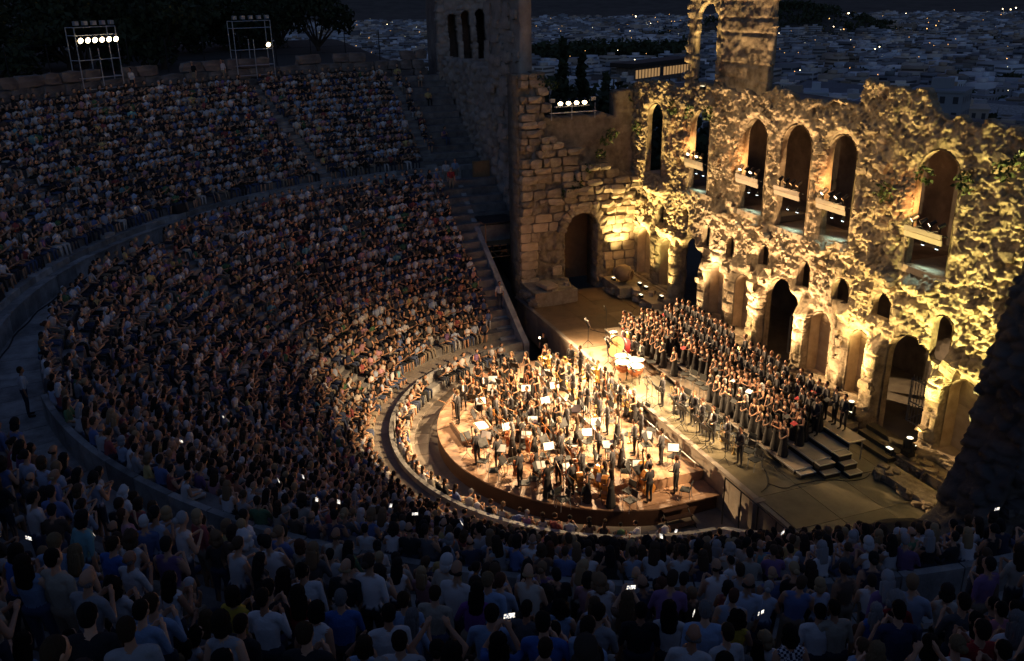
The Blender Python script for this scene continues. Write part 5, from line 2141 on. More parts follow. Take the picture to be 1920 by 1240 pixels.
b.obj('awning', 'black_plastic', pf)
for x, y in ((-.8, -.8), (1.4, -.8), (-.8, 1.2), (1.4, 1.2)):
    b = MB()
    b.tube((x, y, 0), (x, y, 1.5), .04)
    b.obj('post', 'plywood', pf)
b = MB()
b.box((-.9, -.9, -.05), (1.6, 1.5, 0))
b.obj('deck', 'plywood', pf)
b = MB()
for z in (-.75, -.35):
    b.tube((1.7, -.9, z), (1.7, 1.7, z), .03)
for k in range(6):
    b.tube((1.7, -.9 + k * .43, -.75 + .4 * (k % 2)), (1.7, -.9 + (k + 1) * .43, -.35 - .4 * (k % 2)), .02)
b.obj('truss', 'plywood', pf)
for k in range(4):
    b = MB()
    can(b, (1.75, -.5 + k * .55, -.2), (1, -.4, -.6), .35, .12)
    b.obj('lamp_can', 'black_metal', pf)
b = MB()
b.box((-24.6, 1.0, 8.2), (-24.3, 2.2, 9.8))
tag(b.obj('plywood_board', 'plywood'), 'upright plywood board at the end of the empty benches', 'board')
rl = tag(empty('railing', (12.5, .0, 2.2)), 'thin dark railing above the near entrance passage', 'railing')
b = MB()
b.tube((-2.2, 0, .9), (2.4, 0, .9), .025)
b.obj('top_rail', 'black_metal', rl)
for k in range(5):
    b = MB()
    b.tube((-2.2 + k * 1.1, 0, -1.2), (-2.2 + k * 1.1, 0, .9), .03)
    b.obj('post', 'black_metal', rl)
dr = tag(empty('black_drape', (14.9, 4.0, 1.9)), 'black cloth draped over equipment at the near stage corner', 'drape')
b = MB()
prof = [(-1.0, 0), (-.75, .55), (-.35, .95), (.1, 1.05), (.5, .8), (.9, .45), (1.4, 0)]
v, f = [], []
for j, y in enumerate(np.linspace(-1.6, 1.3, 8)):
    for i, (x, z) in enumerate(prof):
        v.append((x + random.uniform(-.05, .05), y, z * (1 - .25 * abs(j - 3.5) / 3.5) + random.uniform(-.05, .05) * (z > 0)))
for j in range(7):
    for i in range(6):
        f.append((j * 7 + i, j * 7 + i + 1, (j + 1) * 7 + i + 1, (j + 1) * 7 + i))
f += [tuple(range(7))[::-1], tuple(range(49, 56))]
b.add(v, f)
b.obj('cover', 'black_cloth', dr, True)

# ------------------------------------------------------------------ audience
PAL = [('white', (.62, .62, .62), 17), ('pale blue', (.3, .42, .6), 12), ('cream', (.5, .44, .34), 7), ('light grey', (.33, .34, .35), 8), ('dark grey', (.09, .09, .095), 8),
       ('black', (.022, .022, .025), 19), ('navy', (.03, .04, .09), 9), ('blue', (.06, .15, .42), 6), ('red', (.36, .03, .03), 4), ('orange', (.55, .14, .03), 1.6),
       ('yellow', (.6, .42, .05), 1.5), ('green', (.06, .2, .07), 2.2), ('turquoise', (.07, .36, .4), 1.6), ('pink', (.55, .22, .27), 4), ('purple', (.2, .07, .26), 3), ('brown', (.13, .075, .045), 7)]
PW_ = np.array([p[2] for p in PAL])
PW_ = PW_ / PW_.sum()
PN_ = PW_ * np.array([1.5, 1.7, 1.2, 1.2, .8, .5, .7, 1.5, 1, 1, 1, 1, 1, 1, 1, .8])
PN_ = PN_ / PN_.sum()
PHONES = [(50, 1015), (140, 1020), (290, 995), (475, 1066), (628, 1022), (622, 958), (497, 912), (318, 843), (948, 1187), (1360, 1228), (1633, 1194), (1453, 1160), (1330, 1165), (1176, 1097),
          (1810, 1095), (1898, 997), (550, 905), (582, 962), (845, 985), (768, 972), (1480, 1010), (1232, 1030), (1860, 1055), (400, 780), (740, 955), (1272, 1006)]
seats = []
for tier, rows, aisles, d_end in (('ring', [(11.8, 1.1)], [], -8.5), ('low', LOW, LOW_AISLES, -1.75), ('up', UP, UP_AISLES, -.9)):
    for i, (R, z) in enumerate(rows):
        ph = phi_at(R, d_end) + random.random()
        p1 = 180 - phi_at(R, -.9)
        ph_step = math.degrees(.53 / (R + .2)) * .93
        while ph < p1:
            if all(abs(ph - a) > math.degrees(.42 / R) for a in aisles) and random.random() < .98:
                a = math.radians(ph + random.uniform(-.12, .12) * ph_step)
                r = R + (.2 if abs(R - 23.44) > .1 else .36) + random.uniform(-.09, .13)
                st_ = tier == 'up' and ph > 98 and random.random() < (.85 if i < 2 else .55)
                if st_:
                    r, z_ = R - .27, z - .4
                else:
                    z_ = z
                seats.append((-r * math.cos(a), -r * math.sin(a), z_, tier, i, ph, st_))
            ph += ph_step * random.uniform(.93, 1.1)
# a few on the empty end benches, and the front seats
for R, z in UP[::3]:
    if random.random() < .6:
        seats.append((-math.sqrt(R * R - .6), .3, z, 'up', 0, 0, False))
ph = 12.0
while ph < 168:
    if random.random() < .85:
        a = math.radians(ph)
        seats.append((-10.3 * math.cos(a), -10.3 * math.sin(a), .8, 'vip', 0, ph, False))
    ph += random.uniform(2.9, 3.6)
S = np.array([s_[:3] for s_ in seats])
pr = project(S + np.array([[0, 0, 1.6 if s_[6] else .75] for s_ in seats]))
inn = (pr[:, 2] > 2) & (pr[:, 0] > -30) & (pr[:, 0] < 1950) & (pr[:, 1] > -40) & (pr[:, 1] < 1290)
wide = (pr[:, 2] > 1.5) & (pr[:, 0] > -420) & (pr[:, 0] < 2340) & (pr[:, 1] < 1560)
order = np.argsort(np.where(inn, pr[:, 2], 1e9))
NEAR = set(order[:143].tolist())
phone_for, cloth_for = {}, {}
for px, mt_, nm_ in (((560, 1110), 'plaid', 'blue plaid'), ((1480, 1205), 'checked', 'navy checked'), ((225, 1150), 'plaid', 'plaid')):
    d = np.hypot(pr[:, 0] - px[0], pr[:, 1] + 40 - px[1]) + np.where(inn, 0, 1e6)
    cloth_for[int(np.argmin(d))] = (mt_, nm_)
for px in PHONES:
    d = np.hypot(pr[:, 0] - px[0], pr[:, 1] - 14 - px[1]) + np.where(inn, 0, 1e6)
    j = int(np.argmin(d))
    phone_for[j] = px
b = MB()
b.box((-.038, -.005, -.075), (.038, .004, .075))
PH_ME = b.mesh('phone', 'black_plastic')
b = MB()
b.box((-.034, .0042, -.068), (.034, .006, .068))
SC_ME = b.mesh('screen', 'screen')
phones, people = [], []


def add_phone(loc, rz, wide_, held):
    o = put('phone', PH_ME, None, loc, (random.uniform(-.4, -.15), math.pi / 2 if wide_ else random.uniform(-.25, .25), rz))
    put('screen', SC_ME, o)
    phones.append((o, 'glowing phone held up ' + ('sideways' if wide_ else 'upright'), held, tuple(loc)))


GARM = {'short': 'short-sleeved top', 'long': 'long-sleeved shirt', 'bare': 'sleeveless top'}
POSE = {'clap': 'clapping', 'rest': 'hands lowered', 'phone': 'raising a phone', 'up': 'clapping overhead', 'chin': 'hand to chin', 'down': 'hands lowered'}
for j in sorted(NEAR):
    x, y, z, tier, i, ph, st_ = seats[j]
    fem = random.random() < .55
    pose = 'phone' if j in phone_for else random.choices(('clap', 'rest', 'up', 'chin'), (6, 3, .08, 1))[0]
    if st_ and pose in ('rest', 'chin'):
        pose = 'down'
    slv = random.choice(('short', 'bare')) if fem else random.choice(('short', 'long'))
    ci = rng.choice(len(PAL), p=PN_)
    cname, col, _ = PAL[ci]
    rz = math.atan2(-x, y) + random.gauss(0, .22)
    sc = random.uniform(.92, 1.06) * (.96 if fem else 1.02)
    c = np.array(col) * random.uniform(.8, 1.15)
    me = (STD if st_ else AUD)[(fem, pose, slv)]
    if j in cloth_for:
        mt_, cname = cloth_for[j]
        me = me.copy()
        me.materials[1] = MATS[mt_]
    o = put('person', me, None, (x, y, z), rz, sc, color=c)
    o.rotation_euler = (random.uniform(-.06, .12), random.uniform(-.09, .09), rz)
    o.scale = (sc * random.uniform(.93, 1.15), sc, sc)
    add_hair(o, fem, 1.64 if st_ else .755, -.03 if st_ else .065)
    lab = '%s person in %s %s %s,' % ('standing' if st_ else 'seated', cname, GARM[slv], POSE[pose])
    pl = {'low': '%s row below walkway' % ordinal(NLOW - 1 - i), 'up': '%s row above walkway' % ordinal(i), 'vip': 'front seat ring', 'ring': 'front row'}[tier]
    people.append((o, lab, pl, (x, y, z)))
    if pose == 'phone':
        v = Vector((x, y, z)) + Matrix.Rotation(rz, 3, 'Z') @ Vector((0, (-.38 if st_ else -.31) * sc, (1.67 if st_ else .8) * sc))
        add_phone(v, rz, random.random() < .55, pl)
label_all(people, 'person', 'audience seated in the near rows')

# the rest of the audience, far too many to single out
EDGE = np.array([[0, 1, 2, 3]])


def low_cap(a, b_, ra, rb, k=4, sc=(1, 1, 1)):
    a, b_ = np.array(a, float), np.array(b_, float)
    L = np.linalg.norm(b_ - a)
    d = (b_ - a) / (L + 1e-9) if L > 1e-6 else np.array([0, 0, 1.])
    u = np.cross(d, [0, 1., 0] if abs(d[1]) < .9 else [1., 0, 0])
    u /= np.linalg.norm(u)
    w = np.cross(d, u)
    t = np.arange(k) * 2 * math.pi / k + .4
    rg = np.outer(np.cos(t), u) + np.outer(np.sin(t), w)
    v = np.concatenate([[a - d * ra * .8], a + rg * ra, b_ + rg * rb, [b_ + d * rb * .8]])
    c = (a + b_) / 2
    v = c + (v - c) * np.array(sc)
    f = []
    for i in range(k):
        n_ = (i + 1) % k
        f += [(0, 1 + n_, 1 + i), (1 + i, 1 + n_, 1 + k + n_), (1 + i, 1 + k + n_, 1 + k + i), (1 + k + i, 1 + k + n_, 1 + 2 * k)]
    return v, np.array(f)


def crowd_template(pose, fem):
    A = {'clap': ((.25, .05, .27), (.05, -.2, .39)), 'rest': ((.25, .08, .25), (.12, -.18, .18)), 'up': ((.3, -.04, .74), (.1, -.14, 1.04)), 'mid': ((.25, -.02, .3), (.06, -.18, .5))}[pose]
    L = [('t', (0, .15, .1), (0, .12, .46), .14, .17, 6, (1.15, .72, 1)),
         ('s', (0, .06, .7), (0, .06, .82), .08, .09, 6, (1, 1, 1)),
         ('h', (0, .09, .76), (0, .08, .84), .09, .09, 6, (1, 1, 1))]
    if fem:
        L.append(('h', (0, .15, .7), (0, .17, .52), .09, .07, 4, (1, .7, 1)))
    for s_ in (-1, 1):
        L += [('b', (s_ * .09, .12, .09), (s_ * .12, -.3, .1), .09, .07, 4, (1, 1, 1)), ('l' if fem else 'b', (s_ * .12, -.31, .08), (s_ * .13, -.34, -.36), .06, .045, 4, (1, 1, 1)),
              ('u', (s_ * .18, .12, .48), (s_ * A[0][0], A[0][1], A[0][2]), .058, .045, 4, (1, 1, 1)),
              ('s', (s_ * A[0][0], A[0][1], A[0][2]), (s_ * A[1][0], A[1][1], A[1][2]), .042, .035, 4, (1, 1, 1))]
    V, F, T, o = [], [], [], 0
    for tg, a, b_, ra, rb, k, sc in L:
        v, f = low_cap(a, b_, ra, rb, k, sc)
        V.append(v)
        F.append(f + o)
        T += [tg] * len(v)
        o += len(v)
    return np.concatenate(V), np.concatenate(F), np.array(T)


CT = [crowd_template(p, f_) for p in ('clap', 'mid', 'rest', 'rest', 'clap', 'clap') for f_ in (False, True)]
VV, FF, CC, o_ = [], [], [], 0
for j, (x, y, z, tier, i, ph, st_) in enumerate(seats):
    if j in NEAR or not wide[j]:
        continue
    fem = rng.random() < .55
    if pr[j, 2] < 34 or st_:
        if st_:
            v, f, T = MIDS[(fem, ('clap', 'clap', 'down', 'up')[rng.choice(4, p=[.42, .25, .33, .0])])]
        else:
            v, f, T = MID[(fem, ('clap', 'rest', 'up', 'chin', 'phone')[rng.choice(5, p=[.57, .31, .0, .1, .02])])]
        hv, hf, hT = MHAIR[random.choice(('long', 'bob', 'bun', 'curly', 'long') if fem else ('short', 'short', 'short', 'bald'))]
        v, f, T = np.concatenate([v, hv + np.array([0, -.03, 1.64] if st_ else [0, .065, .755])]), np.concatenate([f, hf + len(v)]), np.concatenate([T, hT])
    else:
        v, f, T = CT[rng.integers(len(CT))]
    rz = math.atan2(-x, y) + rng.normal(0, .33)
    sc = rng.uniform(.94, 1.14)
    v = v * sc + np.array([rng.normal(0, .07), rng.normal(-.02, .07), 0]) * v[:, 2:3]
    c, s_ = math.cos(rz), math.sin(rz)
    v = np.stack([v[:, 0] * c - v[:, 1] * s_ + x, v[:, 0] * s_ + v[:, 1] * c + y, v[:, 2] + z], 1)
    top = np.array(PAL[rng.choice(len(PAL), p=PN_ if pr[j, 2] < 34 else PW_)][1]) * rng.uniform(.7, 1.15)
    top = top * .62 + top.mean() * .38 * np.array((1.1, 1.0, .9))
    skin = np.array((.47, .26, .15)) * rng.uniform(.7, 1.25)
    hair = np.array(HCOL[rng.choice(len(HCOL), p=HW)])
    bot = np.array(((.03, .035, .05), (.25, .2, .14), (.06, .08, .14), (.02, .02, .02), (.45, .43, .4))[rng.choice(5, p=[.3, .2, .25, .15, .1])])
    slv = top if rng.random() < .45 else skin
    leg = skin if rng.random() < .6 else bot
    cm = {'t': top, 's': skin, 'h': hair, 'b': bot, 'l': leg, 'u': slv, 'skin': skin, 'neck': skin, 'top': top, 'bust': top, 'shirt': top, 'bottom': bot, 'shin': leg, 'shoe': bot * .5, 'uarm': slv, 'farm': skin, 'eye': skin * .2, 'lip': skin * .6}
    VV.append(v)
    FF.append(f + o_)
    CC.append(np.array([cm[k] for k in T]))
    o_ += len(v)
    if j in phone_for:
        add_phone(Vector((x, y, z)) + Matrix.Rotation(rz, 3, 'Z') @ Vector((0, -.3, .95)), rz, random.random() < .5, 'in the crowd of the lower tier')
me = fast_mesh('crowd', np.concatenate(VV), np.concatenate(FF), np.concatenate(CC))
me.materials.append(MATS['crowd'])
tag(put('crowd', me), kind='stuff')
label_all(phones, 'phone', 'glowing phones in the audience')


# people who stand apart
def stander(x, y, z, rz, col, label, sc=1.0, fem=False):
    o = put('person', MUS['casual'], None, (x, y, z), rz, sc, color=col)
    add_hair(o, fem, 1.64, -.03)
    tag(o, label, 'person')
    return o


def polar(R, ph):
    a = math.radians(ph)
    return -R * math.cos(a), -R * math.sin(a)


x, y = polar(24.7, 103.5)
stander(x, y, 8.125, math.atan2(-x, y), (.6, .6, .6), 'usher in white shirt and dark trousers standing at the end of the walkway parapet')
x, y = polar(25.3, 1.5)
stander(x, y - .1, 8.125, 1.2, (.6, .6, .6), 'person in white shirt standing on the walkway by the far tower, front one of two')
stander(x - .4, y + .7, 8.125, 1.3, (.3, .4, .55), 'person in pale blue shirt standing on the walkway by the far tower, behind another')
stander(-23.2, -1.0, 8.0, 1.4, (.4, .05, .05), 'person in red top standing on the stair beside the empty benches')
stander(-13.4, -1.0, 2.6, 1.5, (.6, .6, .58), 'usher in white shirt and dark skirt leaning at the sloping stair parapet')
o = stander(-9.9, .5, .22, .9, (.02, .02, .02), 'usher in black standing in the entrance passage with a lit torch')
b = MB()
b.tube((0, 0, 0), (.1, -.14, .05), .02, .03)
tor = b.obj('torch', 'black_metal')
tor.location = (-9.75, .3, 1.75)
tag(tor, 'small lit torch in the hand of the usher in black', 'torch')
b = MB()
b.tube((.1, -.14, .05), (.108, -.15, .054), .06, .06, 10)
b.obj('lens', 'lamp_warm', tor)
x, y = polar(36.45, 34.7)
stander(x, y, 15.0, .8, (.6, .6, .6), 'person in white shirt standing beside the six-lamp scaffold tower')
x, y = polar(37.0, 23.5)
stander(x, y, 15.1, 1.0, (.6, .6, .6), 'person in white shirt standing behind the top row between the two towers')
x, y = polar(37.0, 27.0)
stander(x, y, 15.1, 1.0, (.02, .02, .02), 'person in black standing behind the top row between the two towers')
x, y = polar(29.6, 5.0)
stander(x, y, 10.85, -1.3, (.6, .6, .6), 'person in white T-shirt standing with back turned in the far stairs of the upper tier')
# ------------------------------------------------------------------ trees
def leaf_cloud(b, centres, n_, size):
    for (c, r) in centres:
        for _ in range(n_):
            d = rng.normal(size=3)
            d /= np.linalg.norm(d)
            p = np.array(c) + d * np.array(r) * rng.uniform(.55, 1.05)
            u = rng.normal(size=3)
            u /= np.linalg.norm(u)
            w = np.cross(u, rng.normal(size=3))
            w /= np.linalg.norm(w)
            s_ = size * rng.uniform(.6, 1.3)
            b.add([p - u * s_, p + w * s_ * .5, p + u * s_, p - w * s_ * .5], [(0, 1, 2, 3)])


def make_tree(kind):
    t = empty({'round': 'broadleaf_tree', 'spire': 'cypress_tree', 'pine': 'pine_tree'}[kind])
    b = MB()
    cr = MB()
    if kind == 'spire':
        b.tube((0, 0, 0), (0, 0, 9), .25, .05)
        leaf_cloud(cr, [((rng.normal(0, .15), rng.normal(0, .15), z), (1.5 * (1 - z / 19) + .1,) * 2 + (1.2,)) for z in np.linspace(1.5, 17, 14)], 90, .42)
    else:
        b.tube((0, 0, 0), (.3, .1, 4), .35, .22)
        cs = []
        for k in range(9):
            a = k * 2.4
            r = rng.uniform(1.5, 3.4)
            p = (r * math.cos(a), r * math.sin(a), rng.uniform(4.2, 8.6) if kind == 'round' else rng.uniform(6, 8.5))
            b.tube((.3, .1, 3.6), p, .14, .04, 6)
            cs.append((p, (rng.uniform(1.3, 2.2), rng.uniform(1.3, 2.2), rng.uniform(.9, 1.6))))
        cs.append(((.2, 0, 8.5), (1.8, 1.8, 1.3)))
        leaf_cloud(cr, cs, 170, .34)
    b.obj('trunk', 'bark', t)
    cr.obj('crown', 'leaf', t)
    return t


TREES = {k: make_tree(k) for k in ('round', 'spire', 'pine')}
tfirst = {k: True for k in TREES}
trees = []


def tree(kind, x, y, sc, z=None, place=''):
    t = TREES[kind] if tfirst[kind] else copy_tree(TREES[kind])
    tfirst[kind] = False
    t.location = (x, y, float(ground_h(np.array(x), np.array(y))) - .2 if z is None else z)
    t.rotation_euler = (0, 0, random.uniform(0, 6))
    t.scale = (sc, sc, sc * random.uniform(.9, 1.15))
    trees.append((t, {'round': 'dark broadleaf tree', 'spire': 'dark slender cypress', 'pine': 'dark spreading pine'}[kind], place, (x, y, 10)))


for k in range(30):
    ph = 1 + k * 2.5 + random.uniform(-1, 1)
    R = random.uniform(47, 70)
    x, y = polar(R, ph)
    if y < -1.5:
        tree(random.choice(('round', 'round', 'pine')), x, y, random.uniform(.8, 1.15), float(ground_h(np.array(x), np.array(y))) - 3.2, 'on the slope behind the light towers')
for k, (px_, d, kind, sc) in enumerate([((-.925, .38), 74, 'round', 1.5), ((-.919, .395), 80, 'spire', .9), ((-.912, .41), 76, 'spire', .93), ((-.906, .425), 84, 'round', 1.75), ((-.895, .445), 80, 'round', 1.6), ((-.884, .467), 84, 'round', 1.55),
                                         ((-.875, .484), 88, 'pine', 1.5), ((-.865, .5), 92, 'round', 1.4), ((-.901, .434), 98, 'spire', .98), ((-.915, .403), 92, 'round', 1.7)]):
    tree(kind, CAMP[0] + px_[0] * d, CAMP[1] + px_[1] * d, sc, None, 'beyond the far stage end wall')
label_all(trees, 'tree', 'dark trees around the theatre')


def wood(name, pts, size, n_):
    b = MB()
    leaf_cloud(b, pts, n_, size)
    o = b.obj(name, 'leaf')
    tag(o, kind='stuff')


pts = []
for _ in range(150):
    x, y = rng.normal(-300, 75), rng.normal(12, 45)
    pts.append(((x, y, float(ground_h(np.array(x), np.array(y))) + 3), (7, 7, 5)))
wood('hillside_woods', pts, 2.2, 45)
pts = []
for _ in range(230):
    a = math.radians(rng.uniform(18.5, 31))
    d = rng.uniform(880, 1080)
    x, y = CAMP[0] - d * math.cos(a), CAMP[1] + d * math.sin(a)
    pts.append(((x, y, float(ground_h(np.array(x), np.array(y))) + 8), (8, 8, rng.uniform(8, 14))))
for _ in range(170):
    a = math.radians(rng.uniform(32, 54))
    d = rng.choice((330, 420, 520, 700)) + rng.normal(0, 25)
    x, y = CAMP[0] - d * math.cos(a), CAMP[1] + d * math.sin(a)
    pts.append(((x, y, float(ground_h(np.array(x), np.array(y))) + 4), (6, 6, 5)))
for _ in range(220):
    x, y = rng.normal(-1330, 150), rng.normal(985, 100)
    pts.append(((x, y, float(ground_h(np.array(x), np.array(y))) + 4), (16, 16, 8)))
wood('park_woods', pts, 3.2, 36)
# creepers on the ruined walls
b = MB()
cs = []
for y, z in ((7.4, 12.0), (7.0, 11.2), (6.2, 10.3), (5.6, 9.8), (5.0, 9.0), (4.6, 8.8), (5.3, 9.3), (7.8, 12.4), (3.6, 15.6), (3.0, 15.9)):
    cs.append(((-16.1, y, z), (.35, .45, .35)))
for x in (-17.3, -15.9, -9.6, -7.6, -11.5, 8.6, 10.5, 12.2, 13.0, 6.5):
    cs.append(((x, 9.45, random.uniform(12.5, 15.6)), (.5, .2, .45)))
leaf_cloud(b, cs, 60, .12)
tag(b.obj('creepers', 'ivy'), kind='stuff')
# wire fence behind the top of the theatre
fn = tag(empty('wire_fence', (-41, -20, 16.4)), 'thin wire fence on posts behind the rear wall', 'fence')
b = MB()
pp = [polar(42, ph) for ph in range(2, 74, 4)]
for x, y in pp:
    p = MB()
    p.tube((x + 41, y + 20, -.6), (x + 41, y + 20, 1.9), .04)
    p.obj('post', 'black_metal', fn)
for z in (.2, .7, 1.2, 1.8):
    b.path([(x + 41, y + 20, z) for x, y in pp], .01, 4)
b.obj('wires', 'black_metal', fn)

# ------------------------------------------------------------------ the city
CCOL = [('white', (.66, .67, .67)), ('cream', (.56, .52, .45)), ('pale grey', (.48, .5, .52)), ('sand', (.45, .38, .3)), ('grey', (.32, .33, .35)), ('bluish white', (.52, .58, .62))]


def make_block(nf, nw):
    t = empty('apartment_building')
    b = MB()
    b.box((-.5, -.5, -.4), (.5, .5, 1))
    b.obj('wall', 'city_pale', t)
    b = MB()
    b.box((-.53, -.53, 1.0), (.53, .53, 1.035))
    b.box((-.2, -.1, 1.035), (.18, .25, 1.2))
    b.obj('roof', 'city_pale', t)
    b = MB()
    for s_ in (0, 1):
        for fl in range(nf):
            for w in range(nw):
                x = -.5 + (w + .5) / nw
                z = (fl + .3) / nf
                d = .2 / nw
                if s_:
                    b.box((.496, x - d, z), (.503, x + d, z + .45 / nf))
                else:
                    b.box((x - d, -.503, z), (x + d, -.496, z + .45 / nf))
    tag(b.obj('window', 'city_window', t), kind='stuff')
    return t


BLK = [make_block(4, 4), make_block(5, 6), make_block(3, 5)]
bfirst = [True] * 3
cells = []
d = 270.0
while d < 2700:
    st_ = 11.5 + d * .0058
    a = math.radians(4.0)
    while a < math.radians(55):
        aa, dd = a + rng.uniform(-.3, .3) * st_ / d, d + rng.uniform(-.35, .35) * st_
        x, y = CAMP[0] - dd * math.cos(aa), CAMP[1] + dd * math.sin(aa)
        ag = math.degrees(aa)
        ok = not (870 < dd < 1090 and 18 < ag < 31.5) and not ((x + 1330) ** 2 / 230 ** 2 + (y - 985) ** 2 / 140 ** 2 < 1) and not ((x + 300) ** 2 / 150 ** 2 + (y - 12) ** 2 / 90 ** 2 < 1) and not (600 < dd < 760 and 22 < ag < 31)
        if ok and rng.random() < .88:
            cells.append((dd, x, y, rng.uniform(.55, 1.0) * st_, rng.uniform(.55, 1.0) * st_, rng.uniform(4.5, 13) * (1 + .25 * (rng.random() < .08)), rng.integers(len(CCOL)), .45 + rng.normal(0, .25)))
        a += st_ / d
    d += st_ * .95
cells.sort()
houses = []
vis = 0
VV, FF, CC, o_ = [], [], [], 0
for (dd, x, y, w, l_, h, ci, rz) in cells:
    z = float(ground_h(np.array(x), np.array(y)))
    p = project((x, y, z + h))
    near_ = vis < 290 and -40 < p[0] < 1960 and (p[0] > 1440 or 985 < p[0] < 1300 or p[0] < 830)
    c = np.array(CCOL[ci][1]) * rng.uniform(.25, 1.1)
    if near_:
        k = vis % 3
        t = BLK[k] if bfirst[k] else copy_tree(BLK[k])
        bfirst[k] = False
        t.location = (x, y, z)
        t.rotation_euler = (0, 0, rz)
        t.scale = (w, l_, h)
        for chd in t.children:
            if chd.name.startswith(('wall', 'roof')):
                chd.color = (*c, 1)
        side = 'right of the third-storey pier' if p[0] > 1440 else ('between the tower and the pier' if p[0] > 900 else 'left of the tall tower')
        houses.append((t, CCOL[ci][0] + ' flat-roofed %s apartment block' % ('taller' if h > 10 else ('mid-height' if h > 7.3 else 'low')), side, (x, y, z)))
        vis += 1
    else:
        m_ = MB()
        m_.box((-w / 2, -l_ / 2, z - 4), (w / 2, l_ / 2, z + h))
        if rng.random() < .6:
            m_.box((-w * .2, -l_ * .1, z + h), (w * .15, l_ * .25, z + h + 2.5))
        nb_ = len(m_.f)
        if dd < 1700:
            for q in range(int(h // 2.9)):
                zz = z + 1.2 + q * 2.9
                m_.add([(w / 2 + .08, -l_ * .46, zz), (w / 2 + .08, l_ * .46, zz), (w / 2 + .08, l_ * .46, zz + 1.3), (w / 2 + .08, -l_ * .46, zz + 1.3)], [(0, 1, 2, 3)])
                m_.add([(-w * .46, -l_ / 2 - .08, zz), (w * .46, -l_ / 2 - .08, zz), (w * .46, -l_ / 2 - .08, zz + 1.3), (-w * .46, -l_ / 2 - .08, zz + 1.3)], [(0, 1, 2, 3)])
        v = np.concatenate(m_.v)
        cs_, sn = math.cos(rz), math.sin(rz)
        v = np.stack([v[:, 0] * cs_ - v[:, 1] * sn + x, v[:, 0] * sn + v[:, 1] * cs_ + y, v[:, 2]], 1)
        VV.append(v)
        FF.append(np.array(m_.f) + o_)
        cc = np.tile(c, (len(v), 1))
        cc[8 * ((nb_ + 5) // 6):] *= .3  # dark strips per floor: window bands and painted balcony shadows
        CC.append(cc)
        o_ += len(v)
me = fast_mesh('city_buildings', np.concatenate(VV), np.concatenate(FF), np.concatenate(CC))
me.materials.append(MATS['city_mass'])
tag(put('city_buildings', me), kind='stuff')
label_all(houses, 'building', 'apartment blocks of the city')
# long low pavilion with lit windows under a dark roof
pv = empty('pavilion')
pv.location = (-590, 325, float(ground_h(np.array(-590.), np.array(325.))) + 2)
pv.rotation_euler = (0, 0, math.radians(-62 + 180))
tag(pv, 'long low building with warm lit windows under a dark flat roof', 'building')
b = MB()
b.box((-38, -8, -6), (38, 8, 9))
b.obj('wall', 'dark_stone', pv)
b = MB()
b.box((-42, -11, 9), (42, 11, 12))
b.obj('roof', 'riser_side', pv)
for k in range(18):
    for s_ in (-1, 1):
        b = MB()
        b.box((-36 + k * 4.1, s_ * 8.0 - .1, 1), (-33.2 + k * 4.1, s_ * 8.0 + .1, 7))
        b.obj('window', 'lit_window' if random.random() < .8 else 'city_window', pv)
# near roofs below the stage wall on the right
for k, (x, y, w, l_, h, rz) in enumerate([(-210, 235, 60, 26, 10, .3), (-250, 305, 44, 20, 9, .5), (-330, 300, 70, 24, 12, .2), (-165, 262, 30, 18, 8, .4)]):
    t = empty('large_hall', (x, y, float(ground_h(np.array(float(x)), np.array(float(y))))), rz)
    tag(t, ('long low hall with a pale roof edge', 'gabled hall with dim roof', 'broad flat hall farther out', 'small gabled shed')[k] + ' just beyond the stage wall', 'building')
    b = MB()
    b.box((-w / 2, -l_ / 2, -6), (w / 2, l_ / 2, h))
    b.obj('wall', 'hall_wall', t)
    b = MB()
    b.add([(-w / 2 - 1, -l_ / 2 - 1, h), (w / 2 + 1, -l_ / 2 - 1, h), (w / 2 + 1, l_ / 2 + 1, h), (-w / 2 - 1, l_ / 2 + 1, h), (-w / 2 - 1, 0, h + 3.5), (w / 2 + 1, 0, h + 3.5)], [(0, 1, 5, 4), (2, 3, 4, 5), (0, 4, 3), (1, 2, 5), (3, 2, 1, 0)])
    b.obj('roof', 'marble' if k == 0 else 'hall_wall', t)
    for q in range(int(w // 5)):
        b = MB()
        b.box((-w / 2 + 1.5 + q * 5, -l_ / 2 - .08, h * .35), (-w / 2 + 3.5 + q * 5, -l_ / 2 + .1, h * .75))
        b.obj('window', 'city_window', t)
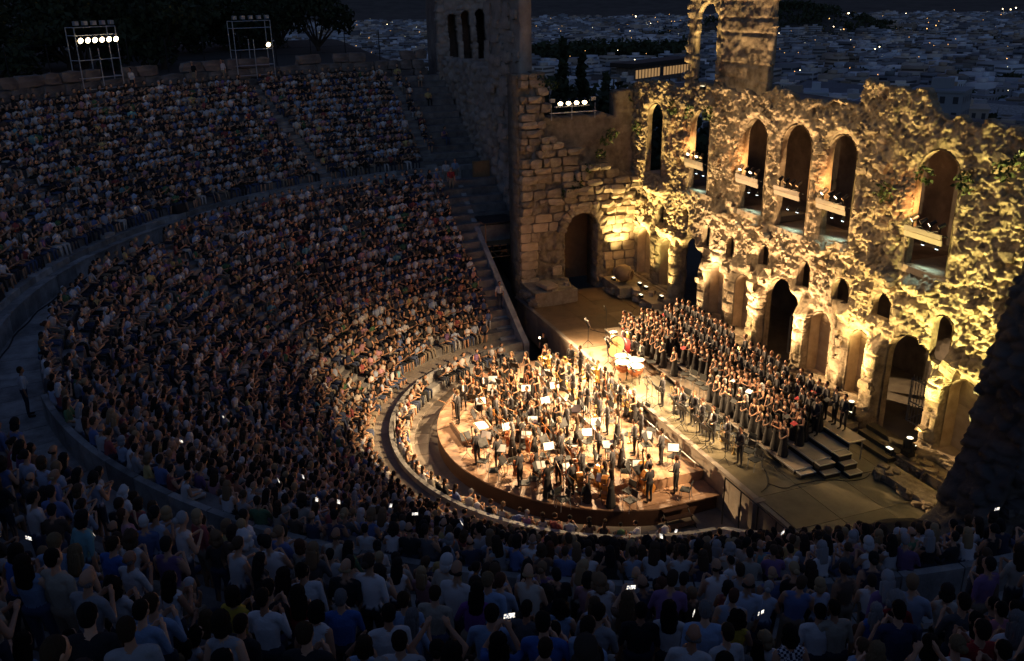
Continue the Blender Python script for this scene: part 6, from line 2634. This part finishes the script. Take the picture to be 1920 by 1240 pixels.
# street lamps of the far city
LAMP = {}
for nm in ('lamp_orange', 'lamp_white', 'lamp_warm'):
    b = MB()
    b.lathe([(.02, -.9), (.75, -.5), (.9, 0), (.7, .55), (.02, .9)], 8, 0)
    b.tube((0, 0, -9), (0, 0, -.7), .1, .08, 5, 1)
    LAMP[nm] = b.mesh('street_lamp', [nm, 'grey_metal'])
lamps = []
BRIGHT = [(1591, 25, 1.9), (1192, 31, 1.6), (1641, 92, 1.2), (1649, 88, 1.3), (1555, 35, 1.1), (1582, 55, 1.3), (1563, 50, 1.0), (1738, 54, 1.2), (1755, 48, 1.2), (1190, 112, 1.0), (1500, 132, 1.0), (1490, 134, .9), (1888, 110, 1.0), (1905, 15, 1.3), (1895, 18, 1.2), (1880, 17, 1.0)]
cand = [c for c in cells if c[0] > 420]
for k in range(190):
    if k < len(BRIGHT):
        px_, py_, s_ = BRIGHT[k]
        dr_ = np.array([(px_ - 960) / 1672.53, -(py_ - 620) / 1672.53, -1.0])
        w = CAMR @ dr_
        dists = np.linspace(300, 6500, 900)
        P = CAMP + np.outer(dists, w / np.linalg.norm(w))
        below = P[:, 2] - ground_h(P[:, 0], P[:, 1])
        q = int(np.argmax(below < 18)) if (below < 18).any() else 400
        pos, s_ = P[q], s_ * dists[q] / 1500 * .6
        nm = 'lamp_warm' if k in (0, 1, 2, 3) else random.choice(('lamp_orange', 'lamp_warm'))
    else:
        c = cand[int(rng.integers(len(cand)))]
        pos = np.array([c[1] + 8, c[2] + 6, float(ground_h(np.array(c[1] + 8), np.array(c[2] + 6))) + 15])
        s_ = rng.uniform(.18, .45) * c[0] / 1500
        nm = random.choices(('lamp_orange', 'lamp_white', 'lamp_warm'), (8, 2, 1))[0]
    o = put('street_lamp', LAMP[nm], None, tuple(pos), 0, max(.2, s_))
    pq = project(pos)
    lamps.append((o, {'lamp_orange': 'small orange street lamp', 'lamp_white': 'small white street lamp', 'lamp_warm': 'bright yellow-white street lamp'}[nm], 'in the far city ' + ('right of the pier' if pq[0] > 1370 else ('between tower and pier' if pq[0] > 900 else 'left of the tower')), tuple(pos)))

label_all(lamps, 'street lamp', 'street lamps of the far city')
for im in list(bpy.data.meshes):
    if im.users == 0:
        bpy.data.meshes.remove(im)
